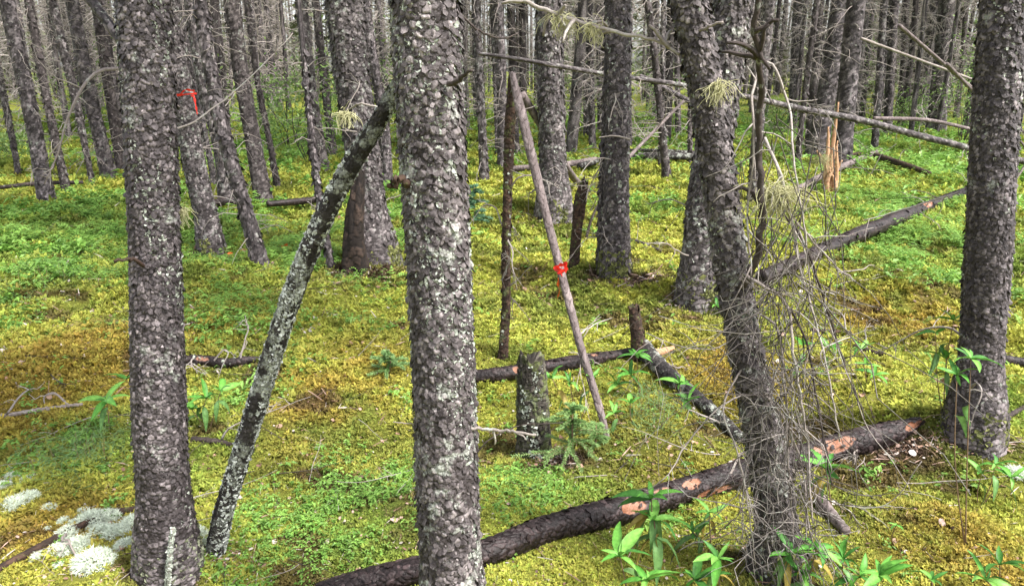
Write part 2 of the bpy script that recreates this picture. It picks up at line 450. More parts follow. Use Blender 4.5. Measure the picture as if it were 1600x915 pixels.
def trunk_mesh(name, A, R, mat, nu=48, nv=200, plate=0.018, amp=0.004, seed=1, lich=(0.5, 0.5), wounds=None, lump=0.05, capjag=0.0, root=0.0, dense=None):
    """A key points, R radii at them; returns mesh and the sampled axis info"""
    AR = np.hstack([np.asarray(A, float), np.asarray(R, float)[:, None]])
    ts = None
    if dense and dense < .95:
        n1 = int(nv * .9); ts = np.concatenate([np.linspace(0, dense, n1), np.linspace(dense, 1, nv - n1 + 1)[1:]])
    S = catmull(AR, nv, ts)
    A_, R_ = S[:, :3], np.maximum(S[:, 3], 0.001)
    T, N_, B = frames(A_)
    s = np.concatenate([[0], np.cumsum(np.linalg.norm(np.diff(A_, axis=0), axis=1))])
    rm = float(np.mean(R_))
    ncu = max(5, int(round(2 * np.pi * rm / plate)))
    th = np.arange(nu) / nu * 2 * np.pi
    TH, SS = np.meshgrid(th, s)
    U = TH / (2 * np.pi) * ncu
    Vv = SS / (plate * 1.35) + 0.35 * np.sin(TH * 3 + seed)
    wob = 0.5 * (vn(U * 0.9, Vv * 0.9, seed + 5) - 0.5)
    f1, f2, idr, du, dv = voro(np.mod(U + wob, ncu), Vv + wob, ncu, seed)
    edge = sstep(0.02, 0.28, f2 - f1)
    disp = amp * (edge * (0.35 + 0.65 * idr) - 0.45 * dv * edge + 0.5 * (vn(U * 3.1, Vv * 3.1, seed + 9) - 0.5))
    # broad swells; blend the seam
    ang = np.cos(TH) * 1.3 + 7, np.sin(TH) * 1.3
    disp = disp + R_[:, None] * lump * 2 * (vn(ang[0] + SS * 1.1, ang[1] + SS * 2.3 + seed, seed + 3) - 0.5)
    if root > 0:
        disp = disp + R_[0] * root * (0.35 + 0.65 * np.cos(TH * 2.5 + seed) ** 2) * np.exp(-SS / (R_[0] * 1.1))
    wound = np.ones_like(disp)
    if wounds:
        for (fs, fth, ls, lth) in wounds:   # centre along 0..1, angle, half lengths
            d = ((SS / s[-1] - fs) / ls) ** 2 + (np.angle(np.exp(1j * (TH + fth))) / lth) ** 2
            d = d + 0.75 * (fbm(U * .9, Vv * .55, seed + 77, 3) - 0.5)
            wound = np.minimum(wound, sstep(0.55, 0.75, d))
        disp = disp * (0.25 + 0.75 * wound) - (1 - wound) * amp * 1.3
        edge = np.maximum(edge, 1 - wound)
    RR = R_[:, None] + disp
    Pn = np.cos(TH)[..., None] * N_[:, None, :] + np.sin(TH)[..., None] * B[:, None, :]
    P = A_[:, None, :] + RR[..., None] * Pn
    if capjag > 0:
        k = max(2, int(nv * 0.06))
        jag = capjag * (vn(np.cos(th) * 2.6 + seed, np.sin(th) * 2.6, seed) - 0.25)
        ramp = np.linspace(0, 1, k)[:, None] ** 1.5
        P[-k:] += ramp[..., None] * jag[None, :, None] * T[-1][None, None, :]
    V = P.reshape(-1, 3)
    i = np.arange(nv - 1)[:, None] * nu; j = np.arange(nu)[None, :]; j2 = (j + 1) % nu
    F = np.stack([i + j, i + j2, i + nu + j2, i + nu + j], -1).reshape(-1, 4)
    c0 = len(V)
    V = np.vstack([V, A_[0:1] - T[0] * R_[0] * 0.1, A_[-1:] + T[-1] * (R_[-1] * 0.15 - capjag * 0.6)])
    jj = np.arange(nu); j3 = (jj + 1) % nu
    tr = np.vstack([np.stack([np.full(nu, c0), j3, jj], -1), np.stack([np.full(nu, c0 + 1), (nv - 1) * nu + jj, (nv - 1) * nu + j3], -1)])
    lm = lich[0] + (lich[1] - lich[0]) * (SS / s[-1])
    lm = np.clip(lm + 0.9 * (fbm(ang[0] * 1.2 + SS * 0.7, ang[1] * 1.2 + SS * 3, seed + 13, 2) - 0.5), 0, 1)
    col = np.stack([idr, edge, lm, wound], -1).reshape(-1, 4)
    col = np.vstack([col, [[0.5, 0.3, 0.3, 1]] * 2])
    me = mesh_np(name, V, [F, tr], mat, {'col': col})
    info = dict(A=A_, R=R_, T=T, N=N_, B=B, s=s, amp=amp)
    return me, info

FLAKE_V = np.array([[0, -0.05, 0.14], [0, .55, -0.02], [-.42, .36, -0.02], [-.5, -.12, .10], [-.27, -.52, .26], [.22, -.58, .30], [.5, -.15, .12], [.40, .34, -0.02]])
FLAKE_T = np.array([[0, 1, 2], [0, 2, 3], [0, 3, 4], [0, 4, 5], [0, 5, 6], [0, 6, 7], [0, 7, 1]])

def surf(info, fs, th):
    n = len(info['s'])
    k = np.clip(np.searchsorted(info['s'] / info['s'][-1], fs), 0, n - 1)
    nn = np.cos(th)[:, None] * info['N'][k] + np.sin(th)[:, None] * info['B'][k]
    p = info['A'][k] + nn * (info['R'][k] + info['amp'] * 0.35)[:, None]
    tv = info['T'][k]
    tu = np.cross(tv, nn)
    return p, nn, tu, tv

def flakes(name, info, mat, n, size, parent, rng, smin=0.0, smax=1.0, lift=1.0, own=0, own_meshes=None, lichen_bias=0.4):
    fs = rng.uniform(smin, smax, n); th = rng.uniform(0, 2 * np.pi, n)
    p, nn, tu, tv = surf(info, fs, th)
    sz = size * np.clip(rng.lognormal(-.1, 0.45, n), .3, 1.7)
    rot = rng.normal(0, 0.5, n)
    ex = np.cos(rot)[:, None] * tu + np.sin(rot)[:, None] * tv
    ey = -np.sin(rot)[:, None] * tu + np.cos(rot)[:, None] * tv
    lf = lift * rng.uniform(0.4, 2.2, n)
    own_idx = np.zeros(0, int)
    if own:
        facing = np.einsum('ij,ij->i', nn, np.array([0, 0, CAMZ]) - p) > 0
        order = np.argsort(-(sz * facing))
        own_idx = order[:own]
        for q in own_idx:
            o = obj('bark_flake', own_meshes[int(q) % len(own_meshes)], parent)
            M = Matrix(np.column_stack([ex[q], ey[q], nn[q]]).tolist()).to_4x4()
            sc_ = sz[q] * 1.15
            M = Matrix.Translation(Vector(p[q])) @ M @ Matrix.Diagonal((sc_, sc_ * 1.15, sc_ * lf[q], 1))
            o.matrix_local = M
    keep = np.setdiff1d(np.arange(n), own_idx)
    m = len(keep)
    L = FLAKE_V[None] + rng.normal(0, 0.07, (m, 8, 3)) * np.array([1, 1, 0.35])
    V = p[keep][:, None] + sz[keep][:, None, None] * (L[..., 0:1] * ex[keep][:, None] + 1.15 * L[..., 1:2] * ey[keep][:, None] + (L[..., 2] * lf[keep][:, None])[..., None] * nn[keep][:, None])
    T = (FLAKE_T[None] + 8 * np.arange(m)[:, None, None]).reshape(-1, 3)
    c = np.zeros((m, 8, 4)); c[..., 0] = np.where((rng.random(m) < .22) & (sz[keep] < size * 1.05), rng.uniform(.7, 1.1, m), rng.uniform(0, .6, m))[:, None]; c[..., 1] = 1; c[..., 3] = 1  # random tone; the pale share of small flakes paints highlights into the colour
    c[..., 2] = np.clip(rng.uniform(0, 1, m) * 1.2 * lichen_bias * 2, 0, 1)[:, None]
    me = mesh_np(name, V.reshape(-1, 3), T, mat, {'col': c.reshape(-1, 4)}, smooth=False)
    return obj(name, me, parent, kind='stuff')

def lichen_on(info, n, size, parent, rng, smin=0, smax=1, thr=0.5, seed=3, cols=((0.22, 0.24, 0.20), (0.50, 0.53, 0.47)), thc=None, ths=None, mat=None, name='lichen'):
    fs = rng.uniform(smin, smax, n * 4)
    th = rng.uniform(0, 2 * np.pi, n * 4) if thc is None else rng.normal(thc, ths, n * 4)
    L = info['s'][-1]
    d = fbm(np.cos(th) * 1.6 + 9 + fs * L * 0.8, np.sin(th) * 1.6 + fs * L * 5.5 + seed, seed, 3)
    k = np.where(d > thr)[0][:n]
    fs, th = fs[k], th[k]
    m = len(k)
    if m < 3: return None
    p, nn, tu, tv = surf(info, fs, th)
    r = rng.normal(0, 0.45, (m, 3)); nn2 = nn + r; nn2 /= np.linalg.norm(nn2, axis=1)[:, None]
    a = rng.uniform(0, 2 * np.pi, m)
    ex = np.cross(nn2, np.array([0.3, 0.5, 0.8])); ex /= np.linalg.norm(ex, axis=1)[:, None]
    ey = np.cross(nn2, ex)
    ex2 = np.cos(a)[:, None] * ex + np.sin(a)[:, None] * ey; ey2 = np.cross(nn2, ex2)
    sz = size * np.clip(rng.lognormal(0, 0.35, m), .4, 1.6)
    V0 = FLAKE_V[None] * np.array([1, 1, 0.8]) + rng.normal(0, 0.17, (m, 8, 3)) * np.array([1, 1, 0.7])
    V0[:, :, 2] += 0.12
    V = p[:, None] + sz[:, None, None] * (V0[..., 0:1] * ex2[:, None] + V0[..., 1:2] * ey2[:, None] + V0[..., 2:3] * nn2[:, None])
    T = (FLAKE_T[None] + 8 * np.arange(m)[:, None, None]).reshape(-1, 3)
    t = rng.uniform(0, 1, m)[:, None]
    cc = np.array(cols[0])[None] * (1 - t) + np.array(cols[1])[None] * t
    c = np.repeat(np.concatenate([cc, np.ones((m, 1))], 1)[:, None, :], 8, 1)
    me = mesh_np(name, V.reshape(-1, 3), T, mat or M_LICHEN, {'col': c.reshape(-1, 4)}, smooth=False)
    return obj(name, me, parent, kind='stuff')

def flake_meshes(mat, k=6):
    out = []
    for q in range(k):
        L = FLAKE_V + RNG.normal(0, 0.07, (8, 3)) * np.array([1, 1, 0.3])
        c = np.zeros((8, 4)); c[:, 0] = .1 + .5 * q / (k - 1); c[:, 1] = 1; c[:, 2] = 0.2 + 0.12 * q; c[:, 3] = 1
        out.append(mesh_np('bark_flake', L, FLAKE_T, mat, {'col': c}, smooth=False))
    return out
FL_S, FL_L, FL_D = flake_meshes(M_SPRUCE), flake_meshes(M_SPRUCE_L), flake_meshes(M_LOG)

# ------------------------------------------------------------------ dead branches
def wander(p0, d0, L, n, rng, droop=0.0, wig=0.12):
    p = np.array(p0, float); d = np.array(d0, float); d /= np.linalg.norm(d)
    P = [p.copy()]
    for i in range(n):
        d = d + rng.normal(0, wig, 3) + np.array([0, 0, -droop])
        d /= np.linalg.norm(d); p = p + d * L / n; P.append(p.copy())
    return np.array(P)

def branch_mesh(name, seed, mat, L=1.0, r=0.008, side=6, droop=0.05, twig=0.45, up=0.0):
    rng = np.random.default_rng(seed); mb = MB()
    A = wander((0, 0, 0), (1, 0, up), L, 9, rng, droop, 0.13)
    A = catmull(A, 16)
    mb.tube(A, np.linspace(r, r * 0.25, 16), 5, (rng.uniform(.3, .9), 1, rng.uniform(0, 1), 1))
    for k in range(side):
        i = rng.integers(3, 14)
        d = np.array([0.6, rng.choice([-1, 1]) * rng.uniform(0.4, 1), rng.normal(0, 0.5)])
        l = twig * L * rng.uniform(0.3, 1) * (1 - i / 20)
        B = wander(A[i], d, l, 5, rng, droop * 1.5, 0.2)
        mb.tube(B, np.linspace(r * 0.45, r * 0.15, 6), 4, (rng.uniform(.3, 1), 1, rng.uniform(0, 1), 1))
        if rng.random() < 0.6:
            C = wander(B[3], d + rng.normal(0, 0.6, 3), l * 0.5, 3, rng, droop, 0.2)
            mb.tube(C, np.linspace(r * 0.28, r * 0.12, 4), 3, (rng.uniform(.3, 1), 1, 0.5, 1))
    return mb.mesh(name, mat)
BR = [branch_mesh('branch', 100 + i, M_TWIG, 1.0, 0.011, 3 + i % 5, 0.03 + 0.03 * (i % 3), 0.45, (-0.15, 0.1, 0.3)[i % 3]) for i in range(10)]
BR_STUB = [branch_mesh('branch', 140 + i, M_TWIG, 1.0, 0.035, 1, 0.02, 0.3) for i in range(4)]

def put_branch(parent, info, fs, th, L, rng, lib=None, name='branch', thick=1.0, tilt=0.0):
    p, nn, tu, tv = surf(info, np.array([fs]), np.array([th]))
    p, x = p[0] - nn[0] * float(np.interp(fs, info['s'] / info['s'][-1], info['R'])) * 0.25, nn[0]
    x = x + np.array([0, 0, tilt]); x /= np.linalg.norm(x)
    y = np.cross((0, 0, 1.0), x); y /= np.linalg.norm(y); z = np.cross(x, y)
    o = obj(name, (lib or BR)[int(rng.integers(0, len(lib or BR)))], parent)
    M = Matrix(np.column_stack([x, y, z]).tolist()).to_4x4()
    o.matrix_local = Matrix.Translation(Vector(p)) @ M @ Matrix.Rotation(rng.uniform(-0.6, 0.6), 4, 'X') @ Matrix.Diagonal((L, max(L, .75) * thick, max(L, .75) * thick, 1))
    return o

# ------------------------------------------------------------------ crowns (above the frame, they filter the light)
def crown_mesh(seed):
    rng = np.random.default_rng(seed); V = []; T = []
    n = 0
    for lev in range(26):
        z = lev / 25 * 5.5; rad = 1.0 * (1 - lev / 27) ** 0.8 * rng.uniform(0.6, 1.1)
        for k in range(5):
            a = rng.uniform(0, 6.28); c, s_ = math.cos(a), math.sin(a)
            for q in range(3):
                r0, r1 = rad * q / 3, rad * (q + 1) / 3
                z0, z1 = z - r0 * 0.35, z - r1 * 0.35 - 0.05
                wd = 0.16 * (1.2 - q / 3)
                V += [(c * r0 - s_ * wd, s_ * r0 + c * wd, z0 - rng.uniform(0, .1)), (c * r0 + s_ * wd, s_ * r0 - c * wd, z0 - rng.uniform(0, .1)), (c * r1, s_ * r1, z1)]
                T.append((n, n + 1, n + 2)); n += 3
    return mesh_np('crown', np.array(V), np.array(T), M_CROWN, None, False)
CROWNS = [crown_mesh(900 + i) for i in range(4)]

# ------------------------------------------------------------------ trees
def axis_from_px(pts, Y=None, base_sink=0.06):
    """pts (x, y, w) from the base up to the top of the frame -> world axis and radii, all at the base's distance"""
    b = hit(pts[0][0], pts[0][1]) if Y is None else None
    Yb = b[1] if b is not None else Y
    A, R = [], []
    for (px, py, w_) in pts:
        p = at(px, py, Yb); A.append(p); R.append(w_ * 0.5 / FPX * cdepth(p))
    A[0][2] = float(H(A[0][0], A[0][1])) - base_sink
    return A, R

def grow_up(A, R, top, taper=0.35):
    A = list(A); R = list(R)
    d = A[-1] - A[max(len(A) - 3, 0)]; d = d / np.linalg.norm(d)
    d = d * 0.5 + np.array([0, 0, 0.5]); d /= np.linalg.norm(d)
    k = (top - A[-1][2]) / d[2]
    if k > 0.5:
        A.append(A[-1] + d * k * 0.4); R.append(R[-1] * (1 - (1 - taper) * 0.45))
        A.append(A[-2] + d * k); R.append(R[-2] * taper if False else R[-1] * 0.6)
    return A, R

def add_crown(t, A, rng, s=1.0, base=None):
    top = A[-1]
    o = obj('crown', CROWNS[int(rng.integers(0, 4))], t)
    o.location = (top[0], top[1], top[2] - 3.6 * s); o.scale = (s, s, s); o.rotation_euler = (0, 0, rng.uniform(0, 6.28))
    return o

def make_tree(pts, label, seed, mat=None, nu=40, nv=220, plate=0.02, amp=0.004, nfl=1500, fsize=0.014, own=0, ownm=None, nlich=0, lsize=0.012,
              lich=(0.5, 0.5), nbr=10, brL=(0.15, 0.5), group=None, name='spruce_tree', Y=None, top=9.0, flare=1.18, lump=0.05, lthr=0.5, zmax=None, crown=True, cat='tree', brange=None, thin=0.8):
    rng = np.random.default_rng(seed)
    mat = mat or M_SPRUCE
    A, R = axis_from_px(pts, Y)
    R = [max(r * .97 - amp * .7 - (fsize * .34 if nfl else 0), r * .72) for r in R]
    # root flare
    A0 = A[0].copy(); R0 = R[0]
    d = A[1] - A[0]; d /= np.linalg.norm(d)
    R[0] = R0 * flare
    A.insert(1, A0 + d * (0.06 + R0 * 1.0)); R.insert(1, R0 * (1 + (flare - 1) * 0.35))
    vis = A[-1][2]
    A, R = grow_up(A, R, top)
    t = bpy.data.objects.new(name, None); COL.objects.link(t)
    base = Vector((A0[0], A0[1], A0[2] + 0.06))
    t.location = base; t.empty_display_size = 0.2
    tag(t, label, cat, group)
    off = np.array(base)
    Al = [a - off for a in A]
    # two pieces of axis sampled densely where it can be seen: split the height at 'vis'
    L = np.cumsum([0] + [np.linalg.norm(Al[i + 1] - Al[i]) for i in range(len(Al) - 1)])
    frac = min(1.0, (vis - A0[2] + 0.4) / max(A[-1][2] - A0[2], 0.1))
    me, info = trunk_mesh('trunk', Al, R, mat, nu, nv, plate, amp, seed, lich, lump=lump, root=.13, dense=frac)
    obj('trunk', me, t)
    if nfl: flakes('bark_flakes', info, mat, nfl, fsize, t, rng, 0.0, frac, own=own, own_meshes=ownm)
    if own:
        for c_ in [c for c in t.children if c.name.startswith('bark_flake')]: pass
    if nlich: lichen_on(info, nlich, lsize, t, rng, 0, frac, lthr, seed)
    for k in range(nbr):
        lo, hi = brange or (0.12, 1.0)
        put_branch(t, info, rng.uniform(lo, hi) * frac, rng.uniform(0, 6.28), rng.uniform(*brL), rng, thick=thin, tilt=rng.normal(-0.05, 0.15))
    if crown: add_crown(t, [a - off for a in A], rng)
    t['_'] = 0; del t['_']
    return t, info, off

# foreground trees ------------------------------------------------------------
A_T = make_tree([(262, 888, 96), (257, 780, 86), (249, 640, 84), (243, 400, 80), (234, 180, 83), (224, 0, 87)],
    'dark scaly spruce trunk with pale lichen clumps at its foot', 201, M_SPRUCE, nu=130, nv=900, plate=0.0115, amp=0.005, nfl=13000, fsize=0.0095,
    own=200, ownm=FL_S, nlich=2600, lsize=0.0062, lich=(0.45, 0.25), nbr=0, top=7.5, flare=1.12, lthr=0.62)
B_T = make_tree([(712, 1010, 118), (706, 915, 109), (697, 700, 105), (690, 500, 105), (677, 250, 111), (664, 0, 117)],
    'thick grey spruce trunk with flaky lichened bark, a slim dead tree resting on it', 202, M_SPRUCE_L, nu=150, nv=900, plate=0.0135, amp=0.005,
    nfl=13000, fsize=0.0108, own=260, ownm=FL_L, nlich=6500, lsize=0.0068, lich=(0.9, 0.5), nbr=0, top=7.0, flare=1.1, lthr=0.54)
C_T = make_tree([(1219, 892, 92), (1215, 840, 80), (1204, 740, 68), (1184, 640, 60), (1160, 520, 56), (1140, 400, 57), (1119, 250, 57), (1101, 130, 58), (1076, 0, 62)],
    'crooked spruce trunk hung with a tangle of dead drooping twigs', 203, M_SPRUCE_L, nu=110, nv=900, plate=0.0135, amp=0.0045,
    nfl=9500, fsize=0.0115, own=160, ownm=FL_L, nlich=1800, lsize=0.0068, lich=(0.7, 0.4), nbr=0, top=7.0, flare=1.1, lthr=0.55, lump=0.09)
E_T = make_tree([(1522, 676, 88), (1528, 600, 76), (1543, 400, 70), (1555, 200, 70), (1570, 0, 71)],
    'straight spruce trunk standing past the broken end of the long dark log', 204, M_SPRUCE, nu=110, nv=700, plate=0.016, amp=0.0045,
    nfl=9500, fsize=0.0125, own=120, ownm=FL_S, nlich=1100, lsize=0.008, lich=(0.5, 0.4), nbr=3, top=8.0, flare=1.08, lthr=0.58)
D_T = make_tree([(1092, 468, 70), (1094, 400, 62), (1102, 310, 60), (1122, 180, 62), (1147, 0, 65)],
    'broad spruce trunk rising right behind the crooked trunk', 205, M_SPRUCE_L, nu=80, nv=450, plate=0.026, amp=0.006,
    nfl=3500, fsize=0.022, nlich=250, lsize=0.018, nbr=6, brL=(0.2, 0.6), top=9.0, flare=1.15)
F_T = make_tree([(584, 414, 78), (577, 330, 62), (562, 200, 60), (548, 100, 61), (537, 0, 64)],
    'broad spruce trunk with a dark hollow side at its foot', 206, M_SPRUCE_L, nu=80, nv=450, plate=0.027, amp=0.006,
    nfl=3500, fsize=0.024, nlich=200, lsize=0.018, nbr=6, brL=(0.2, 0.6), top=9.0, flare=1.2)
G_T = make_tree([(961, 428, 50), (962, 320, 45), (965, 200, 43), (966, 0, 44)],
    'upright spruce trunk with a slim pole-like trunk close beside it', 207, M_SPRUCE, nu=72, nv=450, plate=0.024, amp=0.0055,
    nfl=2800, fsize=0.02, nlich=350, lsize=0.018, nbr=6, brL=(0.15, 0.5), top=9.0, flare=1.15)
H_T = make_tree([(867, 340, 56), (864, 260, 48), (861, 150, 46), (857, 0, 47)],
    'broad pale grey spruce trunk behind the slanting grey pole', 208, M_SPRUCE_L, nu=72, nv=400, plate=0.032, amp=0.007,
    nfl=2600, fsize=0.028, nlich=150, lsize=0.02, nbr=5, brL=(0.2, 0.7), top=9.5, flare=1.2)
R_T = make_tree([(333, 402, 46), (322, 340, 40), (304, 260, 37), (286, 150, 37), (268, 40, 38)],
    'leaning grey spruce trunk with a red ribbon tied around it', 209, M_SPRUCE_L, nu=64, nv=400, plate=0.025, amp=0.0055,
    nfl=2400, fsize=0.02, nlich=120, lsize=0.016, nbr=6, brL=(0.2, 0.5), top=9.0, flare=1.1)
for q, (T_, hgt, n_, sz_) in enumerate(((A_T, .16, 1300, .010), (B_T, .2, 600, .012), (C_T, .14, 700, .011), (D_T, .22, 900, .022), (E_T, .16, 800, .014), (F_T, .32, 1100, .026), (G_T, .2, 700, .022), (H_T, .25, 700, .028), (R_T, .2, 500, .022))):
    rr = np.random.default_rng(40 + q); L_ = T_[1]['s'][-1]
    for fr, nn_ in ((.5, .6), (1.0, .4)):
        lichen_on(T_[1], int(n_ * nn_), sz_, T_[0], rr, .004, hgt * fr / L_ + .006, .36 if fr < 1 else .5, 60 + q, ((.09, .10, .035), (.24, .25, .09)) if q else ((.12, .13, .08), (.30, .32, .22)), mat=M_SKIRT, name='moss_skirt')
# mid trunks -------------------------------------------------------------------
MID = [
 ([(410, 416, 30), (384, 329, 27), (359, 244, 27), (335, 141, 27), (312, 0, 27)], 'slender spruce trunk rooted by the orange flagging scraps'),
 ([(413, 318, 30), (394, 211, 27), (377, 117, 27), (363, 0, 28)], 'spruce trunk standing at the end of a low fallen log'),
 ([(356, 322, 28), (345, 235, 25), (321, 141, 25), (298, 0, 25)], None),
 ([(75, 320, 28), (45, 160, 26), (10, 0, 26)], None),
 ([(106, 304, 16), (76, 170, 15), (45, 0, 15)], None),
 ([(145, 288, 11), (117, 150, 15), (80, 0, 17)], None),
 ([(172, 280, 26), (141, 150, 24), (112, 0, 23)], None),
 ([(192, 268, 21), (172, 150, 19), (150, 0, 18)], None),
 ([(30, 276, 10), (14, 190, 12), (-10, 80, 12)], None),
 ([(337, 293, 13), (330, 258, 12), (307, 141, 12), (283, 0, 12)], None),
 ([(434, 293, 13), (422, 225, 11), (405, 141, 11), (385, 0, 11)], None),
 ([(503, 268, 27), (495, 211, 24), (483, 117, 22), (470, 0, 22)], None),
 ([(519, 420, 13), (507, 360, 14), (499, 310, 13), (490, 240, 12), (483, 170, 10)], 'thin dark dead stem behind the lichened leaning trunk'),
 ([(520, 242, 17), (506, 117, 15), (493, 0, 15)], None),
 ([(757, 284, 19), (749, 115, 16), (744, 0, 16)], None),
 ([(786, 264, 20), (783, 115, 19), (777, 0, 20)], None),
 ([(806, 242, 16), (802, 115, 15), (798, 0, 15)], None),
 ([(777, 248, 9), (773, 115, 8), (768, 0, 8)], None),
 ([(938, 424, 15), (940, 330, 13), (945, 200, 12), (951, 60, 12)], 'slim dark trunk close against an upright spruce trunk'),
 ([(905, 178, 10), (904, 90, 9), (903, 0, 10)], None),
 ([(926, 234, 14), (923, 117, 13), (920, 0, 13)], None),
 ([(938, 208, 11), (936, 100, 10), (933, 0, 10)], None),
 ([(1043, 280, 17), (1033, 190, 14), (1024, 100, 14), (1012, 0, 15)], None),
 ([(1032, 262, 10), (1035, 130, 10), (1037, 0, 10)], None),
 ([(1060, 212, 12), (1058, 100, 11), (1057, 0, 11)], None),
 ([(1078, 258, 11), (1079, 130, 11), (1082, 0, 11)], None),
 ([(1177, 318, 24), (1190, 120, 22), (1202, 0, 23)], None),
 ([(1238, 198, 17), (1242, 105, 16), (1247, 0, 16)], None),
 ([(1244, 264, 12), (1261, 122, 12), (1277, 0, 12)], None),
 ([(1274, 250, 35), (1296, 122, 31), (1314, 0, 30)], 'stout dark spruce trunk standing behind the splintered stub'),
 ([(1312, 260, 35), (1326, 122, 32), (1338, 0, 32)], None),
 ([(1340, 168, 16), (1345, 80, 15), (1350, 0, 15)], None),
 ([(1366, 239, 14), (1375, 105, 13), (1382, 0, 13)], None),
 ([(1386, 212, 16), (1392, 105, 15), (1398, 0, 15)], None),
 ([(1408, 197, 13), (1412, 105, 12), (1416, 0, 12)], None),
 ([(1461, 212, 30), (1471, 105, 27), (1480, 0, 26)], None),
 ([(1440, 194, 17), (1448, 122, 16), (1462, 0, 16)], None),
 ([(1494, 184, 10), (1501, 122, 9), (1511, 0, 9)], None),
 ([(1523, 205, 15), (1532, 100, 14), (1540, 0, 14)], None),
 ([(571, 405, 22), (597, 180, 20), (574, 60, 20), (566, 0, 20)], None),
]
MIDLAB = {
    2: 'spruce trunk half hidden behind a slender trunk, rooted by a stub of dark log',
    3: 'stoutest of the leaning trunks behind the leafy green cover, pale twigs on it',
    4: 'thin trunk leaning alongside the stoutest trunk behind the leafy cover',
    5: 'trunk narrowing to a thin foot, between thicker leaning trunks behind the leafy cover',
    6: 'grey leaning trunk with a wide foot on bare yellow moss',
    7: 'dim trunk standing half behind the dark scaly trunk',
    8: 'thin whip-like trunk at the outer edge of the leaning group',
    9: 'thin dark trunk squeezed between the ribbon trunk and its stouter neighbours',
    10: 'thin pale-twigged trunk standing alone on bright moss past the low fallen log',
    11: 'smooth mid-sized trunk behind the top of the thin dark dead stem',
    13: 'slimmer trunk pressed close to a smooth mid-sized trunk',
    14: 'twiggy trunk at the edge of the thick grey trunk, by the small bluish spruce',
    15: 'dark trunk directly behind the thin brown snag',
    16: 'trunk showing above the tip of the slanting grey pole',
    17: 'very thin trunk beside the dark trunk behind the brown snag',
    19: 'very thin pale trunk far behind, between the broad pale trunk and the upright trunk',
    20: 'slender straight trunk on green moss between the broad pale trunk and upright trunk',
    21: 'thin far trunk just behind the slender straight one',
    22: 'slightly leaning slender trunk with a crooked foot by the dark logs',
    23: 'thin trunk half hidden behind the slightly leaning slender trunk',
    24: 'thin far trunk between the slightly leaning trunk and the broad hidden one',
    25: 'thin trunk showing beside the broad trunk behind the crooked one',
    26: 'lichened trunk right behind the dangling dead branches',
    27: 'dark far trunk rising above the long bare stem near the drooping twigs',
    28: 'thin dark leaning trunk beside the splintered stub',
    30: 'stout grey trunk close to the stout dark one behind the splintered stub',
    31: 'far trunk half behind the stout grey trunk',
    32: 'thin twiggy trunk rising behind the meeting bare stems',
    33: 'straight dark trunk next to a thin twiggy one',
    34: 'pale smooth thin trunk with long horizontal dead twigs',
    35: 'thick dark trunk standing on moss beyond the long bare stem',
    36: 'grey cracked trunk tight against the thick dark trunk beyond the bare stem',
    37: 'thinnest trunk between the thick dark trunk and the straight near trunk',
    38: 'dim brownish trunk half behind the straight near trunk',
    39: 'dark trunk pressed against the back of the broad hollow-footed trunk',
}
TREE_Y = []
def mid_trees():
    rng = np.random.default_rng(31)
    for i, (pts, lab) in enumerate(MID):
        if i == len(MID) - 1:
            pts = [(606, 300, 22), (598, 180, 20), (582, 90, 19), (570, 0, 19)]
        b = hit(pts[0][0], pts[0][1])
        far = b[1] > 11
        t, info, off = make_tree(pts, lab or MIDLAB[i], 300 + i,
            [M_SPRUCE, M_FAR, M_SPRUCE_L][i % 3] if not lab or 'dark' not in lab else M_SPRUCE, nu=28 if not far else 20, nv=160 if not far else 110, plate=0.03 if not far else 0.05, amp=0.006,
            nfl=500 if not far else 250, fsize=0.026 if not far else 0.035, nbr=34 if lab is None or 'thin' not in lab else 4, brL=(0.25, 1.0) if far else (0.12, 0.45),
            group=None if lab else 'spruce trunks of the middle stand', top=rng.uniform(9, 11), flare=1.15, thin=0.72 if far else 0.55)
        TREE_Y.append((b[0], b[1]))
mid_trees()
for T_ in (A_T, B_T, C_T, D_T, E_T, F_T, G_T, H_T, R_T): TREE_Y.append((T_[2][0], T_[2][1]))

# background trees: each one a thing, meshes shared -------------------------------
def far_variant(seed):
    rng = np.random.default_rng(seed)
    A = [np.array([0, 0, -0.15]), np.array([rng.normal(0, .03), 0, 2.0]), np.array([rng.normal(0, .08), rng.normal(0, .08), 5.0]), np.array([rng.normal(0, .15), rng.normal(0, .1), 9.5])]
    R = [0.115, 0.095, 0.082, 0.04]
    me, info = trunk_mesh('trunk', A, R, [M_FAR, M_SPRUCE, M_SPRUCE_L][seed % 3], 12, 60, 0.06, 0.008, seed)
    mb = MB()
    for k in range(85):
        f = rng.uniform(0.06, 0.66); th = rng.uniform(0, 6.28)
        p, nn, tu, tv = surf(info, np.array([f]), np.array([th]))
        L = rng.uniform(0.25, 1.3) * (0.5 + f)
        B = wander(p[0] - nn[0] * 0.02, nn[0] + np.array([0, 0, rng.normal(-0.1, 0.25)]), L, 5, rng, 0.08, 0.12)
        mb.tube(B, np.linspace(0.013, 0.006, 6), 3, (rng.uniform(.3, 1), 1, rng.uniform(0, 1), 1), False)
        for q in range(3):
            i = rng.integers(1, 5)
            C = wander(B[i], rng.normal(0, 1, 3) + nn[0], L * 0.4, 3, rng, 0.1, 0.2)
            mb.tube(C, np.linspace(0.007, 0.004, 4), 3, (rng.uniform(.3, 1), 1, rng.uniform(0, 1), 1), False)
    return me, mb.mesh('dead_branches', M_TWIG)
FARV = [far_variant(500 + i) for i in range(7)]
